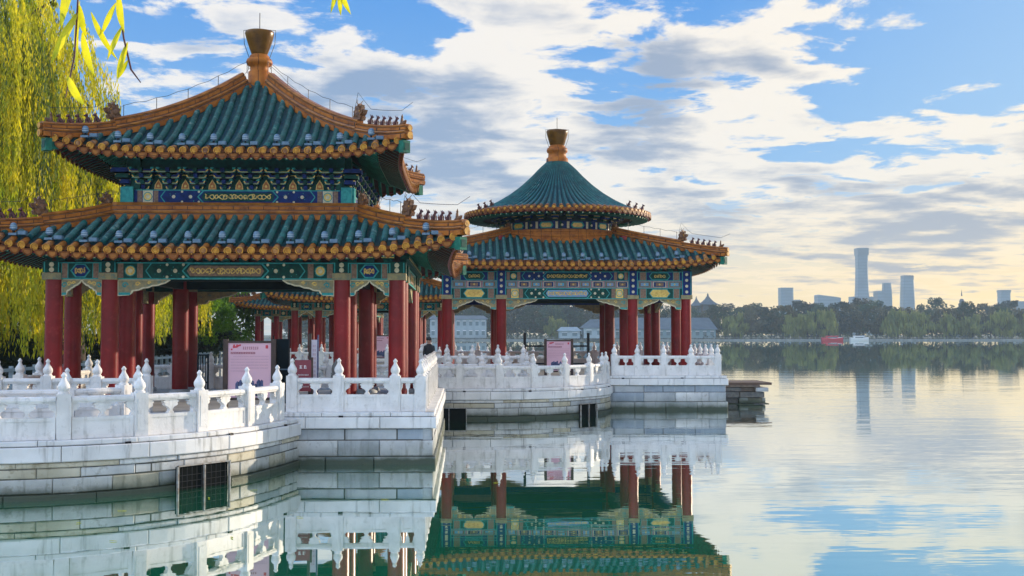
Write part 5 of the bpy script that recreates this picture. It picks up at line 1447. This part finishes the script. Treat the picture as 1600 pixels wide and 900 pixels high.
acc = mth(nt, 'ADD', gsum(dens, BANKS, .8), mth(nt, 'MULTIPLY', mth(nt, 'MULTIPLY', band, east), .085))
cover = mrange(nt, acc, .49, .57, 0, 1, True)
tk = mth(nt, 'ADD', mth(nt, 'MULTIPLY', mth(nt, 'SUBTRACT', acc, .5), .75), mth(nt, 'MULTIPLY', mth(nt, 'SUBTRACT', nC, .5), .8))
thick = mrange(nt, gsum(tk, DARKS, 1.0), .05, .31, 0, 1, True)
sv = (sin(R(SUN_AZ)), cos(R(SUN_AZ)), .1)
dt = nn(nt, 'ShaderNodeVectorMath', operation='DOT_PRODUCT'); nt.links.new(d, dt.inputs[0]); dt.inputs[1].default_value = sv
sunward = mrange(nt, dt.outputs['Value'], .45, .93, 0, 1)
low = mrange(nt, dz, .025, .14, 1, 0, True)
S = 1 / BGS / 2 ** EXPOSURE
def cs(c, k=1): return tuple(x * k * S for x in c)
blue = mixc(nt, mrange(nt, dz, .03, .30, 0, 1), cs((.30, .60, .92)), cs((.055, .31, .84)))
blue = mixc(nt, .06, blue, sky.outputs[0])
blue = mixc(nt, mrange(nt, dt.outputs['Value'], .72, .95, 0, .7), blue, cs((.52, .76, .98)))
skyc = mixc(nt, low, blue, mixc(nt, sunward, cs((.62, .68, .66)), cs((1.6, 1.08, .34))))
lit = mixc(nt, sunward, cs((.98, .94, .90)), cs((1.12, 1.0, .82)))
lit = mixc(nt, low, lit, mixc(nt, sunward, cs((.80, .76, .68)), cs((1.6, 1.12, .44))))
shade = mixc(nt, sunward, cs((.22, .35, .58)), cs((.38, .42, .51)))
shade = mixc(nt, low, shade, cs((.42, .40, .42)))
cl = mixc(nt, mth(nt, 'MULTIPLY', thick, .95), lit, shade)
full = mixc(nt, mth(nt, 'MULTIPLY', cover, .97), skyc, cl)
# added warm fill: unseen sky behind the camera brightened, its lowest band dimmed
back_fill = mth(nt, 'MULTIPLY', mrange(nt, dt.outputs['Value'], .12, -.5, 1.0, 2.9, True), mrange(nt, mth(nt, 'ADD', dz, mrange(nt, dt.outputs['Value'], .12, -.2, 1, 0)), .0, .30, .30, 1.0, True))
full = mixc(nt, mrange(nt, dt.outputs['Value'], .15, -.05, 0, 1), full, mixc(nt, 1.0, full, nn_comb(back_fill), 'MULTIPLY'))
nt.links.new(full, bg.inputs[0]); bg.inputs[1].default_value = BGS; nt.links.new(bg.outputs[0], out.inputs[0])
wd.cycles.sampling_method = 'MANUAL'; wd.cycles.sample_map_resolution = 512

sl = bpy.data.lights.new('sun', 'SUN'); sl.energy = 5.0; sl.angle = R(.5); sl.color = (1, .83, .62)
so = bpy.data.objects.new('sun', sl); col.objects.link(so)
sd = Vector((sin(R(SUN_AZ)) * cos(R(SUN_EL)), cos(R(SUN_AZ)) * cos(R(SUN_EL)), sin(R(SUN_EL))))
so.rotation_euler = sd.to_track_quat('Z', 'Y').to_euler(); so.location = (40, 40, 60)

# ------------------------------------------------------------------ camera and view
cam = bpy.data.cameras.new('camera'); cam.sensor_width = 36; cam.lens = 1800 / 1600 * 36; cam.clip_start = .1; cam.clip_end = 12000
co = bpy.data.objects.new('camera', cam); col.objects.link(co); co.location = (0, 0, 2.9)
co.rotation_euler = (R(90) + math.atan(71 / 1800), 0, -math.atan(73 / 1800))
scene.camera = co
vs = scene.view_settings; vs.view_transform = 'Standard'; vs.look = 'None'; vs.exposure = EXPOSURE; vs.gamma = 1; vs.use_curve_mapping = False
c = scene.cycles; c.max_bounces = 8; c.diffuse_bounces = 3; c.glossy_bounces = 4; c.transmission_bounces = 4; c.volume_bounces = 0; c.caustics_reflective = True; c.blur_glossy = .6; c.caustics_refractive = False
c.use_denoising = True; c.sample_clamp_indirect = 6
